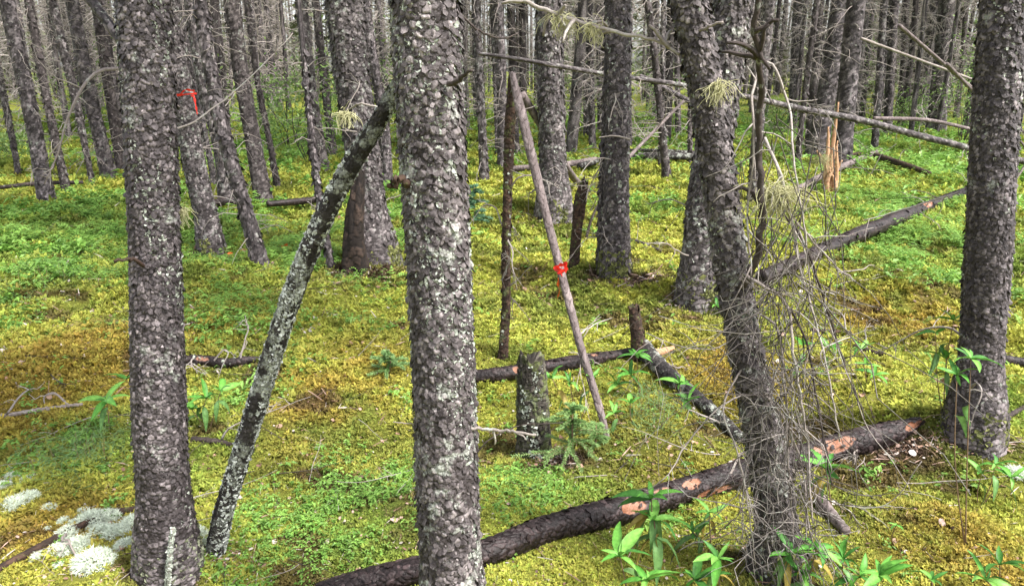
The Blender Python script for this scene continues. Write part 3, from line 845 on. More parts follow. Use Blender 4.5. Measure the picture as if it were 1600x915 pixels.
def back_trees():
    rng = np.random.default_rng(77)
    placed = list(TREE_Y); n = 0; tries = 0
    while n < 250 and tries < 9000:
        tries += 1
        y = 13.5 + 36 * rng.random() ** 0.9
        x = rng.uniform(-0.82, 0.82) * y
        if min((x - a) ** 2 + (y - b) ** 2 for a, b in placed) < (0.55 if y < 25 else 0.3): continue
        placed.append((x, y)); n += 1
        s = rng.uniform(0.5, 1.15)
        t = bpy.data.objects.new('spruce_tree', None); COL.objects.link(t)
        t.location = (x, y, float(H(x, y)))
        t.rotation_euler = (rng.normal(0, 0.025), rng.normal(0.0, 0.035), rng.uniform(0, 6.28))
        t.scale = (s, s, rng.uniform(0.95, 1.15))
        vi = int(rng.integers(0, len(FARV))); v = FARV[vi]
        tag(t, '%s distant spruce trunk, %s and twiggy, %s' % ('thin' if s < .72 else ('stout' if s > .95 else 'mid-sized'), ('lichen-grey', 'brown-grey', 'dark')[(500 + vi - 2) % 3],
            'just behind the nearer trunks' if y < 22 else ('well back in the stand' if y < 34 else 'at the very back of the stand')), 'tree', 'distant spruce trunks')
        obj('trunk', v[0], t); obj('dead_branches', v[1], t, kind='stuff')
        o = obj('crown', CROWNS[n % 4], t); o.location = (0, 0, 6.2)
back_trees()

def distant_forest():
    rng = np.random.default_rng(5)
    mb = MB()
    for k in range(560):
        y = rng.uniform(46, 105); x = rng.uniform(-0.85, 0.85) * y
        z = float(H(x, y)); r = rng.uniform(0.06, 0.15)
        l = rng.normal(0, 0.2, 2)
        A = np.array([[x, y, z - .3], [x + l[0] * .4, y, z + 4.5], [x + l[0], y + l[1], z + 10]])
        mb.tube(A, [r, r * .8, r * .45], 6, (rng.uniform(0, 1), 1, rng.uniform(0, 1), 1))
        for q in range(14):
            zz = z + rng.uniform(0.8, 8); a = rng.uniform(0, 6.28); L = rng.uniform(0.5, 1.6)
            B = np.array([[x, y, zz], [x + L * .5 * math.cos(a), y + L * .5 * math.sin(a), zz + .05], [x + L * math.cos(a), y + L * math.sin(a), zz - rng.uniform(-.1, .4)]])
            mb.tube(B, [.014, .010, .005], 3, (rng.uniform(.3, 1), 1, 0.5, 1), False)
    V = []; C = []
    for k in range(330):
        y = rng.uniform(40, 110); x = rng.uniform(-0.85, 0.85) * y; z0 = float(H(x, y)); hh = rng.uniform(4, 13); rad = rng.uniform(.8, 1.7); g = rng.uniform(0, 1)
        m = 150
        zz = rng.uniform(.03, 1, m) ** 1.0; a = rng.uniform(0, 6.28, m); rr = rad * (1.05 - zz) * rng.uniform(.3, 1, m)
        p = np.stack([x + rr * np.cos(a), y + rr * np.sin(a), z0 + zz * hh - rr * .3], -1)
        d = np.stack([np.cos(a), np.sin(a), rng.normal(-.3, .3, m)], -1) * rng.uniform(.2, .5, m)[:, None]; sd = np.stack([-np.sin(a), np.cos(a), rng.normal(0, .6, m)], -1) * rng.uniform(.05, .2, m)[:, None]
        V.append(np.stack([p - d, p + sd, p + d - sd * .4], 1).reshape(-1, 3))
        c = np.array([.10, .105, .07]) * (1 - g) + np.array([.17, .20, .095]) * g
        C.append(np.repeat(np.concatenate([c * rng.lognormal(0, .3, (m, 1)), np.ones((m, 1))], 1), 3, 0))
    V = np.vstack(V)
    obj('distant_undergrowth', mesh_np('distant_undergrowth', V, np.arange(len(V)).reshape(-1, 3), M_NEEDLE, {'col': np.vstack(C)}, False), label='grey-green mass of young conifers far behind the trunks', cat='forest', kind='stuff')
    obj('distant_forest', mb.mesh('distant_forest', M_FAR), label='hazy mass of far tree trunks closing off the view', cat='forest', kind='stuff')
distant_forest()

# ------------------------------------------------------------------ understory foliage in the distance
def shrub_mesh(seed, n, h, rad, leaf, cols):
    rng = np.random.default_rng(seed)
    p = rng.normal(0, 1, (n, 3)) * np.array([rad * .5, rad * .5, h * .26]) + np.array([0, 0, h * .55])
    cl = fbm(p[:, 0] * 3 + 5, p[:, 2] * 3, seed, 2)
    p = p[cl > 0.42]; n = len(p)
    a = rng.normal(0, 1, (n, 3)); a /= np.linalg.norm(a, axis=1)[:, None]
    b = np.cross(a, rng.normal(0, 1, (n, 3))); b /= np.linalg.norm(b, axis=1)[:, None]
    s = leaf * rng.uniform(.6, 1.4, n)[:, None]
    V = np.stack([p - a * s, p + b * s * .45, p + a * s, p - b * s * .45], 1).reshape(-1, 3)
    F = np.arange(n * 4).reshape(-1, 4)
    t = rng.random(n)[:, None]
    c = np.array(cols[0]) * (1 - t) + np.array(cols[1]) * t
    c = np.repeat(np.concatenate([c, np.ones((n, 1))], 1), 4, 0)
    return mesh_np('foliage', V, F, M_LEAF, {'col': c}, False)
def stem_mesh(seed, h, rad):
    rng = np.random.default_rng(seed); mb = MB()
    for k in range(7):
        A = wander((0, 0, -0.05), (rng.normal(0, .35), rng.normal(0, .35), 1), h * rng.uniform(.6, 1), 6, rng, 0, .12)
        mb.tube(A, np.linspace(.010, .003, 7), 4, (.4, 1, .5, 1))
    return mb.mesh('stem', M_TWIGDK)
SHR = [(shrub_mesh(600 + i, 1500, (0.9, 1.5, 2.4)[i % 3], (0.7, 0.9, 1.0)[i % 3], 0.035, ((0.10, 0.19, 0.05), (0.24, 0.33, 0.11))), stem_mesh(620 + i, (0.9, 1.5, 2.4)[i % 3], .7)) for i in range(6)]
def shrubs():
    rng = np.random.default_rng(8)
    spots = [(450, 222, 17), (480, 215, 14), (415, 205, 20), (585, 225, 13), (610, 215, 16), (130, 215, 20), (95, 195, 24), (210, 190, 20), (20, 230, 15), (910, 195, 20), (955, 190, 24), (1000, 190, 20), (1130, 175, 26),
             (1210, 180, 20), (1290, 175, 24), (1360, 165, 26), (1430, 165, 22), (1510, 185, 16), (1560, 190, 18), (700, 185, 20), (840, 180, 26), (1040, 180, 28), (340, 185, 26), (540, 175, 28), (760, 180, 26), (1480, 160, 30)]
    for i, (px, py, Y) in enumerate(spots):
        d = ray(px, py); x = d[0] * Y / d[1]
        f, s = SHR[int(rng.integers(0, 6))]
        t = bpy.data.objects.new('understory_shrub', None); COL.objects.link(t)
        t.location = (x, Y, float(H(x, Y))); sc = rng.uniform(.8, 1.3); t.scale = (sc, sc, sc); t.rotation_euler = (0, 0, rng.uniform(0, 6.28))
        tag(t, '%s pale green shrub among the %s trunks' % ('low' if sc < .95 else ('tall' if sc > 1.15 else 'loose'), 'middle' if Y < 18 else 'distant'), 'shrub', 'shrubs among the distant trunks')
        obj('foliage', f, t, kind='stuff'); obj('stem', s, t)
shrubs()

# ------------------------------------------------------------------ logs, poles, snags
def thing(name, label, cat, loc=(0, 0, 0), group=None):
    o = bpy.data.objects.new(name, None); COL.objects.link(o); o.location = loc; o.empty_display_size = .1
    return tag(o, label, cat, group)

def lay(pts, sink=0.15):
    """points (x, y, w) on the picture of a stem lying on the ground"""
    A, R = [], []
    for px, py, w_ in pts:
        g = hit(px, py + w_ * 0.42); r = w_ * .5 / FPX * cdepth(g)
        c = at(px, py, g[1] + r * 0.55); c[2] += .0028 * g[1]
        A.append(c); R.append(r)
    return A, R

def stem_thing(name, label, cat, A, R, mat, seed, nu=20, nv=120, plate=0.02, amp=0.003, group=None, wounds=None, capjag=0.0, nfl=0, fsize=0.015, own=0, ownm=None, nlich=0, lsize=0.012, nbr=0, brL=(0.05, 0.2), lump=0.06, part='trunk', lich=(0.5, 0.5), lthr=0.5, brlib=None, bth=None):
    rng = np.random.default_rng(seed)
    off = np.array(A[0], float).copy()
    t = thing(name, label, cat, off, group)
    me, info = trunk_mesh(part, [np.array(a) - off for a in A], R, mat, nu, nv, plate, amp, seed, lich, wounds, lump, capjag)
    obj(part, me, t)
    if nfl: flakes('bark_flakes', info, mat, nfl, fsize, t, rng, own=own, own_meshes=ownm, lift=0.55)
    if nlich: lichen_on(info, nlich, lsize, t, rng, 0, 1, lthr, seed)
    for k in range(nbr):
        put_branch(t, info, rng.uniform(.1, .95), rng.uniform(0, 6.28) if bth is None else rng.normal(bth, .8), rng.uniform(*brL), rng, lib=brlib, thick=0.8)
    return t, info, off

# leaning lichened trunk resting on the thick grey trunk
base = hit(336, 862)
Yb, Yt = base[1], B_T[2][1] + 0.06
lp = [(334, 872, 42), (352, 790, 40), (376, 715, 41), (402, 630, 41), (425, 555, 42), (450, 480, 42), (482, 395, 41), (520, 312, 40), (556, 245, 38), (588, 195, 34), (612, 150, 28), (624, 128, 24)]
A, R = [], []
for i, (px, py, w_) in enumerate(lp):
    p = at(px, py, Yb + (Yt - Yb) * (872 - py) / 740.0); A.append(p); R.append(w_ * .325 / FPX * cdepth(p))
A[0][2] = min(A[0][2], float(H(A[0][0], A[0][1])) - .03)
LEAN = stem_thing('leaning_dead_tree', 'slim dead trunk crusted with white lichen leaning onto the thick grey trunk', 'tree trunk', A, R, M_DARKBARK, 401, 80, 600, 0.013, 0.004,
    nfl=4000, fsize=0.010, nlich=0, lich=(0.8, 0.9), lump=0.08)
for q in range(2):
    lichen_on(LEAN[1], 2700, .0068, LEAN[0], np.random.default_rng(88 + q), 0, 1, .57, 90 + q, ((.36, .38, .35), (.74, .76, .72)))

# foreground fallen log
LP = [(500, 935, 52), (560, 915, 52), (650, 893, 50), (755, 866, 48), (860, 826, 50), (960, 801, 53), (1060, 772, 48), (1160, 742, 50), (1260, 714, 46), (1340, 692, 50), (1395, 677, 42), (1438, 660, 14)]
A, R = lay(LP)
FR = lambda x: (x - 500) / 938.0
R = [r * .80 for r in R]
LOG = stem_thing('fallen_log', 'long dark fallen log with raw orange patches lying across the moss', 'log', A, R, M_LOG, 402, 90, 800, 0.021, 0.0045,
    wounds=[(FR(902), .6, 0.026, .8), (FR(1046), -.2, 0.042, .42), (FR(1012), 1.0, 0.022, .6), (FR(1172), .7, 0.014, .8), (FR(1284), .75, 0.050, .75), (FR(1122), 1.0, 0.006, .3), (FR(1422), .4, 0.026, .7), (FR(960), 1.2, .022, .2)],
    nfl=900, fsize=0.013, own=60, ownm=FL_D, nbr=5, brL=(.08, .25), lich=(.2, .2))

# log running back to the right
A, R = lay([(1190, 437, 22), (1250, 411, 22), (1320, 378, 22), (1400, 346, 20), (1460, 322, 17), (1515, 300, 13), (1560, 285, 10)])
stem_thing('fallen_log', 'dark fallen log slanting back behind the straight trunk, its bark split', 'log', A, R, M_LOG, 403, 40, 300, 0.03, 0.006, wounds=[(0.62, 0.9, 0.04, .7)], nfl=350, fsize=.03, nbr=8, brL=(.1, .4), lich=(.3, .3))
A, R = lay([(735, 592, 19), (800, 585, 22), (850, 577, 21), (900, 569, 22), (950, 560, 16), (990, 552, 12)])
stem_thing('fallen_log', 'short fallen log lying behind the mossy stump', 'log', A, R, M_LOG, 404, 36, 220, 0.02, 0.004, wounds=[(.25, .8, .06, .8), (.7, 1.2, .03, .4)], nfl=200, fsize=.015, nbr=2)
A, R = lay([(1004, 545, 26), (1040, 585, 24), (1080, 618, 21), (1120, 652, 19), (1160, 690, 15)])
stem_thing('fallen_log', 'thin dark fallen stem reaching from the brown snag to the crooked trunk', 'log', A, R, M_DARKBARK, 405, 40, 300, 0.02, 0.005, nfl=300, fsize=.016, nlich=150, lsize=.012, nbr=6, brL=(.1, .35), lthr=.5)
b = hit(996, 562)
A = [at(998, 566, b[1]), at(996, 525, b[1]), at(990, 480, b[1] + .02)]; A[0][2] -= .04
stem_thing('broken_snag', 'short brown broken snag standing at the end of a thin fallen stem', 'snag', A, [22 * .5 / FPX * cdepth(A[0]), 20 * .5 / FPX * cdepth(A[1]), 15 * .5 / FPX * cdepth(A[2])], M_REDWOOD, 406, 30, 120, 0.02, 0.005, capjag=.03, nfl=60, fsize=.02)
A, R = lay([(1003, 556, 12), (1030, 553, 12), (1052, 546, 6)])
stem_thing('wood_splinter', 'pinkish splinter of fresh wood lying beside the brown snag', 'splinter', A, R, M_RAWWOOD, 407, 12, 40, .02, .004)
# short log at the left behind the leaning trunk
A, R = lay([(280, 566, 14), (320, 566, 15), (350, 570, 14), (385, 566, 12), (405, 564, 8)])
stem_thing('fallen_log', 'short rotten dark log between the dark trunk and the leaning trunk', 'log', A, R, M_LOG, 408, 24, 120, .02, .006, nlich=40, nbr=3, brL=(.06, .15), wounds=[(.3, .8, .12, .5)])
for k, (pts, lab, mat) in enumerate([
    ([(418, 322, 9), (455, 319, 10), (495, 315, 9)], 'low fallen log on the green moss behind the leaning trunk', M_LOG),
    ([(330, 322, 11), (350, 318, 12), (372, 316, 11)], 'stub of dark log between two slender trunks', M_LOG),
    ([(790, 268, 9), (840, 264, 9), (890, 259, 9), (930, 252, 7)], 'grey fallen log passing behind the broad pale trunk', M_GREYWOOD),
    ([(905, 262, 8), (980, 248, 10), (1040, 247, 11), (1095, 249, 10)], 'pair-forming grey log behind the upright trunk', M_DARKBARK),
    ([(985, 239, 6), (1040, 240, 7), (1085, 243, 8)], 'dark log lying just behind a grey fallen log', M_DARKBARK),
    ([(1560, 562, 14), (1600, 570, 16), (1660, 582, 16)], 'dark log end showing behind the straight trunk', M_LOG),
    ([(1236, 304, 9), (1290, 275, 9), (1340, 253, 8), (1376, 238, 6)], 'pinkish bare stem lying in front of the splintered stub', M_GREYWOOD),
    ([(1368, 246, 8), (1410, 260, 9), (1452, 274, 6)], 'short bare brown stem meeting a pinkish stem on the moss', M_REDWOOD),
    ([(1300, 250, 6), (1345, 244, 7), (1370, 240, 5)], 'dark thin stem beside a pinkish stem', M_REDWOOD),
    ([(0, 296, 5), (60, 290, 6), (130, 288, 5)], 'thin dark stick lying among the leaning slender trunks', M_TWIGDK),
    ([(300, 688, 8), (335, 692, 9), (362, 697, 7)], 'dark stick lying between the dark trunk and the leaning trunk', M_TWIGDK),
    ([(-10, 655, 6), (60, 643, 6), (130, 634, 4)], 'long thin grey stick lying on rusty moss', M_TWIG),
    ([(-10, 895, 12), (60, 858, 12), (130, 822, 11), (180, 803, 9), (225, 794, 6)], 'reddish bare stick beside the white lichen clumps', M_REDWOOD),
    ([(1262, 760, 20), (1290, 795, 18), (1322, 832, 14)], 'rotten grey-brown limb below the crooked trunk', M_GREYWOOD),
    ([(1335, 545, 10), (1362, 553, 9), (1392, 560, 7)], 'small dark piece of wood on the yellow moss', M_REDWOOD),
    ([(1268, 519, 7), (1300, 521, 7), (1330, 523, 5)], 'short pale brown stick on the yellow moss', M_REDWOOD),
    ([(1570, 655, 6), (1590, 644, 6), (1625, 625, 5)], 'dark twig beside the straight trunk', M_TWIGDK),
    ([(980, 378, 7), (1010, 386, 6), (1032, 395, 4)], 'dark twig at the foot of the upright trunk', M_TWIGDK),
    ]):
    A, R = lay(pts)
    if pts[0][1] < 330:
        A = [np.array([0, 0, CAMZ]) + (a - np.array([0, 0, CAMZ])) * .955 for a in A]
    stem_thing('fallen_stick' if pts[1][2] < 9.5 else 'fallen_log', lab, 'stick' if pts[1][2] < 9.5 else 'log', A, R, mat, 420 + k, 16, 90, .025, .003, nbr=2, brL=(.08, .3))

# thin brown snag and slanting grey pole that leans on it
bs = hit(785, 560)
A, R = [], []
for px, py, w_ in [(785, 566, 18), (787, 530, 16), (790, 480, 15), (790, 400, 15), (793, 300, 16), (796, 220, 18), (799, 165, 17), (801, 125, 13)]:
    p = at(px, py, bs[1]); A.append(p); R.append(w_ * .41 / FPX * cdepth(p))
A[0][2] -= .03
stem_thing('dead_snag', 'thin upright brown dead stem with a broken reddish top', 'snag', A, R, M_REDWOOD, 440, 32, 400, .02, .005, capjag=.06, nfl=250, fsize=.016, nlich=60, nbr=7, brL=(.05, .2), lump=.2)
bp_ = hit(950, 688)
A, R = [], []
gp = [(952, 692, 9), (940, 650, 13), (925, 600, 14), (905, 535, 15), (888, 470, 15), (870, 400, 15), (852, 330, 16), (835, 262, 17), (820, 200, 18), (808, 150, 17), (801, 118, 11)]
for i, (px, py, w_) in enumerate(gp):
    f = (692 - py) / 574.0
    Yi = 1 / ((1 - f) / bp_[1] + f / (bs[1] - .03))
    p = at(px, py, Yi); A.append(p); R.append(w_ * .40 / FPX * cdepth(p))
A[0][2] -= .02
POLE = stem_thing('leaning_pole', 'bare grey pole with a red ribbon leaning on the thin brown snag', 'pole', A, R, M_GREYWOOD, 441, 28, 400, .03, .0025, capjag=.05, nbr=3, brL=(.04, .12), lump=.1)
A, R = [], []
for px, py, w_, Y in [(815, 148, 13, 8.2), (838, 184, 12, 8.4), (872, 240, 11, 8.8)]:
    p = at(px, py, Y); A.append(p); R.append(w_ * .5 / FPX * cdepth(p))
g = hit(905, 288); A.append(g); R.append(10 * .5 / FPX * cdepth(g))
stem_thing('leaning_pole', 'dark grey pole leaning behind the broad pale trunk', 'pole', A, R, M_GREYWOOD, 442, 16, 120, .03, .003)
b = hit(897, 420)
A = [at(897, 424, b[1]), at(901, 360, b[1]), at(909, 300, b[1]), at(913, 284, b[1])]; A[0][2] -= .03
stem_thing('broken_snag', 'short tilted dark snag with a split top on yellow moss', 'snag', A, [15 * .5 / FPX * cdepth(A[0]), 14 * .5 / FPX * cdepth(A[1]), 15 * .5 / FPX * cdepth(A[2]), 9 * .5 / FPX * cdepth(A[3])], M_REDWOOD, 443, 26, 140, .025, .006, capjag=.09, lump=.18)
b = hit(916, 375)
A = [at(914, 378, b[1]), at(925, 340, b[1] + .05), at(938, 312, b[1] + .12)]; A[0][2] -= .02
stem_thing('fallen_stick', 'thin stick propped beside the tilted dark snag', 'stick', A, [.015, .012, .008], M_TWIGDK, 444, 10, 40, .03, .002)
# dark hollow slab of the broad trunk's foot
b = hit(556, 420)
A = [at(557, 426, b[1] - .05), at(555, 380, b[1] - .05), at(556, 330, b[1] - .02), at(562, 275, b[1] + .05)]; A[0][2] -= .03
stem_thing('rotten_stump', 'dark rotten standing slab against the foot of a broad trunk', 'stump', A, [.10, .085, .07, .04], M_ROT, 445, 40, 160, .05, .006, capjag=.1, lump=.25)
# mossy stump
b = hit(834, 718)
A = [at(834, 722, b[1] + .06), at(834, 690, b[1] + .06), at(832, 640, b[1] + .06), at(830, 590, b[1] + .06), at(829, 562, b[1] + .06)]; A[0][2] -= .04
rs = [60, 52, 48, 44, 38]
STUMP = stem_thing('mossy_stump', 'low mossy broken stump with jagged top beside a young spruce', 'stump', A, [w_ * .5 / FPX * cdepth(a) for w_, a in zip(rs, A)], M_STUMP, 446, 70, 200, .018, .006, capjag=.07, nfl=900, fsize=.012, nlich=500, lsize=.010, lump=.14, part='stump_body')

# long thin stem hung across the stand
pp = [(748, 84, 7, 6.75), (800, 91, 8, 6.78), (860, 101, 9, 6.85), (940, 115, 9, 7.1), (1065, 133, 10, 7.6), (1170, 152, 11, 8.1), (1250, 170, 13, 8.55), (1350, 189, 14, 8.9), (1440, 213, 14, 9.2), (1525, 234, 14, 9.4), (1600, 252, 14, 9.6)]
A = [at(px, py, Y) for px, py, w_, Y in pp]; R = [w_ * .36 / FPX * cdepth(a) for (px, py, w_, Y), a in zip(pp, A)]
stem_thing('fallen_pole', 'long thin bare stem caught across the trunks above the moss', 'pole', A, R, M_SPRUCE_L, 447, 16, 260, .03, .003, nbr=14, brL=(.06, .4))
for k, (p0, p1, Y0, Y1, w_, lab) in enumerate([((1405, 40), (1545, 160), 12.5, 14, 8, 'leaning fallen stem crossing between far trunks, thicker of the two'), ((1345, 60), (1530, 128), 13, 14.2, 6, 'low-angled fallen stem crossing between far trunks'),
        ((1480, 100), (1560, 185), 11.5, 12.5, 7, 'slanting dead stem low among far trunks'), ((1100, 170), (1000, 118), 12.5, 13, 8, 'dark stem slanting up to a slender trunk'), ((980, 248), (1068, 158), 9.2, 10.2, 5, 'thin bare stick leaning up from a dark log'),
        ((112, -40), (232, 122), 2.55, 2.42, 15, 'dark dead stem leaning behind the dark scaly trunk'), ((1365, 185), (1530, 205), 9.9, 10.2, 6, 'thin pale curved stem strung above the long bare stem')]):
    a = at(*p0, Y0); b = at(*p1, Y1); m = (a + b) / 2 + np.array([0, 0, .06 if k == 6 else 0])
    if k in (0, 1, 2): 
        dd = (b - a) / np.linalg.norm(b - a); e = b + dd * max(0, (b[2] - float(H(b[0], b[1]))) / max(-dd[2], .2)); pts = [a, m, b, e]
    else: pts = [a, m, b]
    r = w_ * (.5 if k > 2 else .33) / FPX * cdepth(m)
    stem_thing('leaning_dead_tree', lab, 'dead tree', pts, np.linspace(r, r * .8, len(pts)), [M_GREYWOOD, M_TWIG, M_SPRUCE][2 if k in (5, 3) else k % 2], 460 + k, 14, 140, .03, .003, nbr=1 if k == 5 else 6, brL=(.15, .6))

# splintered stub with raw wood
b = hit(1293, 302)
t = thing('splintered_stub', 'splintered stub of pale raw orange wood standing upright', 'stump', b)
rng = np.random.default_rng(12)
for k in range(14):
    hh = (0.95, .5, .42, .36, .3, .3, .25, .7, .2, .45, .3, .2, .55, .3)[k] * (b[1] / 8.0)
    x0 = rng.normal(0, .05); y0 = rng.normal(0, .05)
    A = np.array([[x0, y0, -.05], [x0 * .9 + rng.normal(0, .02), y0, hh * .5], [x0 * .8 + rng.normal(0, .03) + (rng.normal(0, .10) if k > 1 else 0), y0, hh]])
    me, _ = trunk_mesh('splinter', A, [.034, .026, .005], M_RAWWOOD, 8, 24, .03, .010, 700 + k, lump=.3)
    obj('splinter', me, t)

# ------------------------------------------------------------------ branches of the foreground trees drawn from the photograph
def px_branch(tree, pts, Ys, r0, r1, mat, seed, name='branch', twigs=0, tl=0.15, droop=.1):
    rng = np.random.default_rng(seed); t, info, off = tree
    A = [at(px, py, Y) - off for (px, py), Y in zip(pts, Ys)]
    n = max(10, len(A) * 5)
    S = catmull(np.array(A), n) + rng.normal(0, r0 * .35, (n, 3))
    mb = MB()
    mb.tube(S, np.linspace(r0, r1, n), 6, (rng.uniform(.3, .9), 1, rng.uniform(.3, 1), 1))
    for k in range(twigs):
        i = rng.integers(2, n - 1)
        d = (S[i] - S[i - 1]); d /= np.linalg.norm(d)
        B = wander(S[i], d * .5 + rng.normal(0, .7, 3), tl * rng.uniform(.3, 1.2), 5, rng, droop, .2)
        mb.tube(B, np.linspace(r1 * 1.1, r1 * .5, 6), 4, (rng.uniform(.3, 1), 1, rng.uniform(.2, 1), 1))
    return obj(name, mb.mesh(name, mat), t)

YA, YBt, YC, YG = A_T[2][1], B_T[2][1], C_T[2][1], G_T[2][1]
px_branch(A_T, [(262, 205), (300, 192), (345, 160), (400, 112), (458, 52)], [YA, YA + .15, YA + .3, YA + .5, YA + .7], .003, .0015, M_TWIG, 1, twigs=3)
px_branch(A_T, [(232, 420), (200, 405), (180, 408)], [YA - .05, YA - .12, YA - .14], .006, .004, M_REDWOOD, 2, name='branch_stub')
px_branch(B_T, [(700, 132), (722, 122), (738, 110)], [YBt - .06, YBt - .12, YBt - .15], .006, .003, M_TWIGDK, 3)
px_branch(B_T, [(730, 668), (775, 671), (805, 674), (836, 679)], [YBt - .03, YBt - .05, YBt - .08, YBt - .1], .0045, .003, M_TWIG, 4, twigs=3, tl=.06)
px_branch(B_T, [(735, 720), (760, 690), (800, 668), (880, 660)], [YBt, YBt, YBt + .04, YBt + .1], .002, .001, M_TWIGDK, 5, twigs=3, tl=.07)
px_branch(B_T, [(655, 662), (635, 661), (614, 659)], [YBt - .02, YBt - .04, YBt - .05], .002, .001, M_TWIG, 6)
px_branch(B_T, [(715, 18), (745, 45), (790, 60), (810, 52)], [YBt, YBt, YBt + .02, YBt + .05], .003, .0012, M_TWIGDK, 7, twigs=4, tl=.08)
px_branch(B_T, [(640, 285), (618, 282), (612, 290)], [YBt - .05, YBt - .06, YBt - .06], .010, .006, M_REDWOOD, 8, name='branch_stub')
px_branch(C_T, [(1062, 84), (1030, 66), (985, 55), (930, 42), (870, 22), (800, -6)], [YC, YC + .03, YC + .05, YC + .08, YC + .1, YC + .12], .004, .006, M_TWIG, 9, twigs=10, tl=.07)
px_branch(C_T, [(1092, 48), (1112, 40), (1130, 34)], [YC - .04, YC - .08, YC - .1], .004, .003, M_TWIG, 10)
px_branch(G_T, [(985, 218), (960, 212), (935, 215)], [YG - .16, YG - .16, YG - .16], .008, .004, M_TWIG, 11)
px_branch(E_T, [(1500, 300), (1450, 315), (1400, 330), (1350, 345)], [E_T[2][1] + .1] * 4, .004, .002, M_TWIG, 12, twigs=8, tl=.2)

# drooping dead branches and tangle on the crooked tree
drs = [
 ([(1187, 92), (1205, 100), (1228, 150), (1240, 250), (1258, 360), (1268, 470)], .0036, .0018, M_TWIG, 8),
 ([(1148, 455), (1172, 430), (1184, 390), (1190, 320), (1187, 200), (1187, 92), (1180, 30), (1188, -30)], .0105, .0065, M_TWIGDK, 6),
 ([(1189, 94), (1176, 150), (1178, 240), (1168, 330), (1175, 430)], .0035, .002, M_TWIG, 8),
 ([(1196, 215), (1225, 290), (1248, 410), (1285, 545), (1312, 690)], .0045, .002, M_TWIG, 10),
 ([(1190, 290), (1235, 335), (1290, 400), (1335, 440)], .004, .0018, M_TWIG, 8),
 ([(1200, 310), (1245, 360), (1285, 460), (1310, 540), (1352, 655)], .004, .0018, M_TWIGDK, 10),
 ([(1150, 420), (1180, 440), (1225, 470), (1240, 560), (1262, 700), (1270, 820)], .005, .002, M_TWIG, 12),
 ([(1165, 480), (1205, 500), (1225, 600), (1232, 720), (1240, 860)], .004, .002, M_TWIG, 12),
 ([(1150, 430), (1195, 445), (1255, 520), (1275, 620), (1300, 760)], .004, .0018, M_TWIGDK, 10),
 ([(1170, 560), (1130, 640), (1150, 700), (1170, 800), (1180, 880)], .003, .0015, M_TWIG, 8),
 ([(1180, 600), (1215, 640), (1255, 740), (1260, 880)], .004, .002, M_TWIG, 10),
 ([(1195, 650), (1165, 740), (1160, 840)], .0025, .0015, M_TWIG, 8),
 ([(1160, 520), (1110, 545), (1060, 540), (1010, 520)], .002, .001, M_TWIG, 8),
 ([(1170, 610), (1120, 640), (1075, 690), (1040, 745), (1005, 770)], .0025, .0012, M_TWIG, 8),
 ([(1250, 360), (1330, 600), (1370, 690), (1400, 720)], .002, .001, M_TWIG, 6),
 ([(1210, 700), (1290, 780), (1380, 790), (1440, 720)], .002, .0012, M_TWIG, 8),
]
for k, (pts, r0, r1, mt, tw) in enumerate(drs):
    rr = np.random.default_rng(60 + k); z0 = YC - rr.uniform(0.02, .10)
    Ys = [YC - .02] + [z0 - .03 * i * rr.uniform(.3, 1.2) for i in range(1, len(pts))]
    px_branch(C_T, pts, Ys, r0, r1, mt, 70 + k, 'drooping_branch', tw, .14, .10)
def tangle():
    rng = np.random.default_rng(99); t, info, off = C_T
    mb = MB()
    for k in range(390):
        if k < 80:   # hanging curtain
            px = rng.normal(1225, 38); py = rng.uniform(130, 480); L = rng.uniform(.2, .8); dr = .5; Y = YC - rng.uniform(-.1, .3); d = (rng.normal(0, .4), rng.normal(0, .3), -1)
        else:          # heap of fine twigs round the foot
            px = rng.normal(1222, 25); py = 850 - 330 * rng.random() ** 1.6; L = rng.uniform(.1, .36); dr = .25; Y = YC - rng.uniform(-.05, .22); d = rng.normal(0, 1, 3) + np.array([0, 0, -.9])
        p = at(px, py, Y)
        A = wander(p, d, L, 7, rng, dr * .2, .30)
        g = H(A[:, 0], A[:, 1]) + .005
        A[:, 2] = np.maximum(A[:, 2], g)
        r = rng.uniform(.0010, .0022)
        mb.tube(A - off, np.linspace(r, r * .5, 8), 3, (rng.uniform(0, 1), 1, rng.uniform(.3, 1), 1), False)
        if rng.random() < .7:
            B = wander(A[3], rng.normal(0, 1, 3), L * .35, 4, rng, .1, .25)
            mb.tube(B - off, np.linspace(r * .7, r * .4, 5), 3, (rng.uniform(.3, 1), 1, .6, 1), False)
    obj('twig_tangle', mb.mesh('twig_tangle', M_TANGLE), t, kind='stuff')
    # lichen shreds on the twigs
tangle()

# ------------------------------------------------------------------ beard lichen, ribbons
def beard(px, py, Y, L, w_, n, seed, label, bits=0):
    rng = np.random.default_rng(seed); mb = MB()
    p = at(px, py, Y)
    for k in range(n):
        q = rng.normal(0, w_, 3) * np.array([1, .6, .35])
        A = wander(q, rng.normal(0, .8, 3) + np.array([0, 0, -.8]), L * rng.uniform(.4, 1.2), 6, rng, .25, .35)
        mb.tube(A, np.linspace(.0011, .0006, 7), 3, None, False)
    return obj('beard_lichen', mb.mesh('beard_lichen', M_BEARD), None, p, label, 'lichen')
beard(541, 176, LEAN[2][1] - .1, .05, .010, 60, 1, 'pale tuft of hanging lichen beside the top of the leaning trunk')
px_b = LEAN
beard(1124, 132, YC - .06, .06, .012, 80, 2, 'yellowish lichen tuft hanging on the crooked trunk')
beard(1217, 296, YC - .12, .10, .022, 220, 3, 'big straw-coloured beard of lichen hanging in the drooping twigs')
beard(1290, 245, hit(1293, 302)[1] - .1, .30, .05, 120, 4, 'lichen beard draped on the splintered stub')
beard(284, 326, YA + .12, .06, .010, 60, 5, 'small lichen tuft hanging at the edge of the dark scaly trunk')
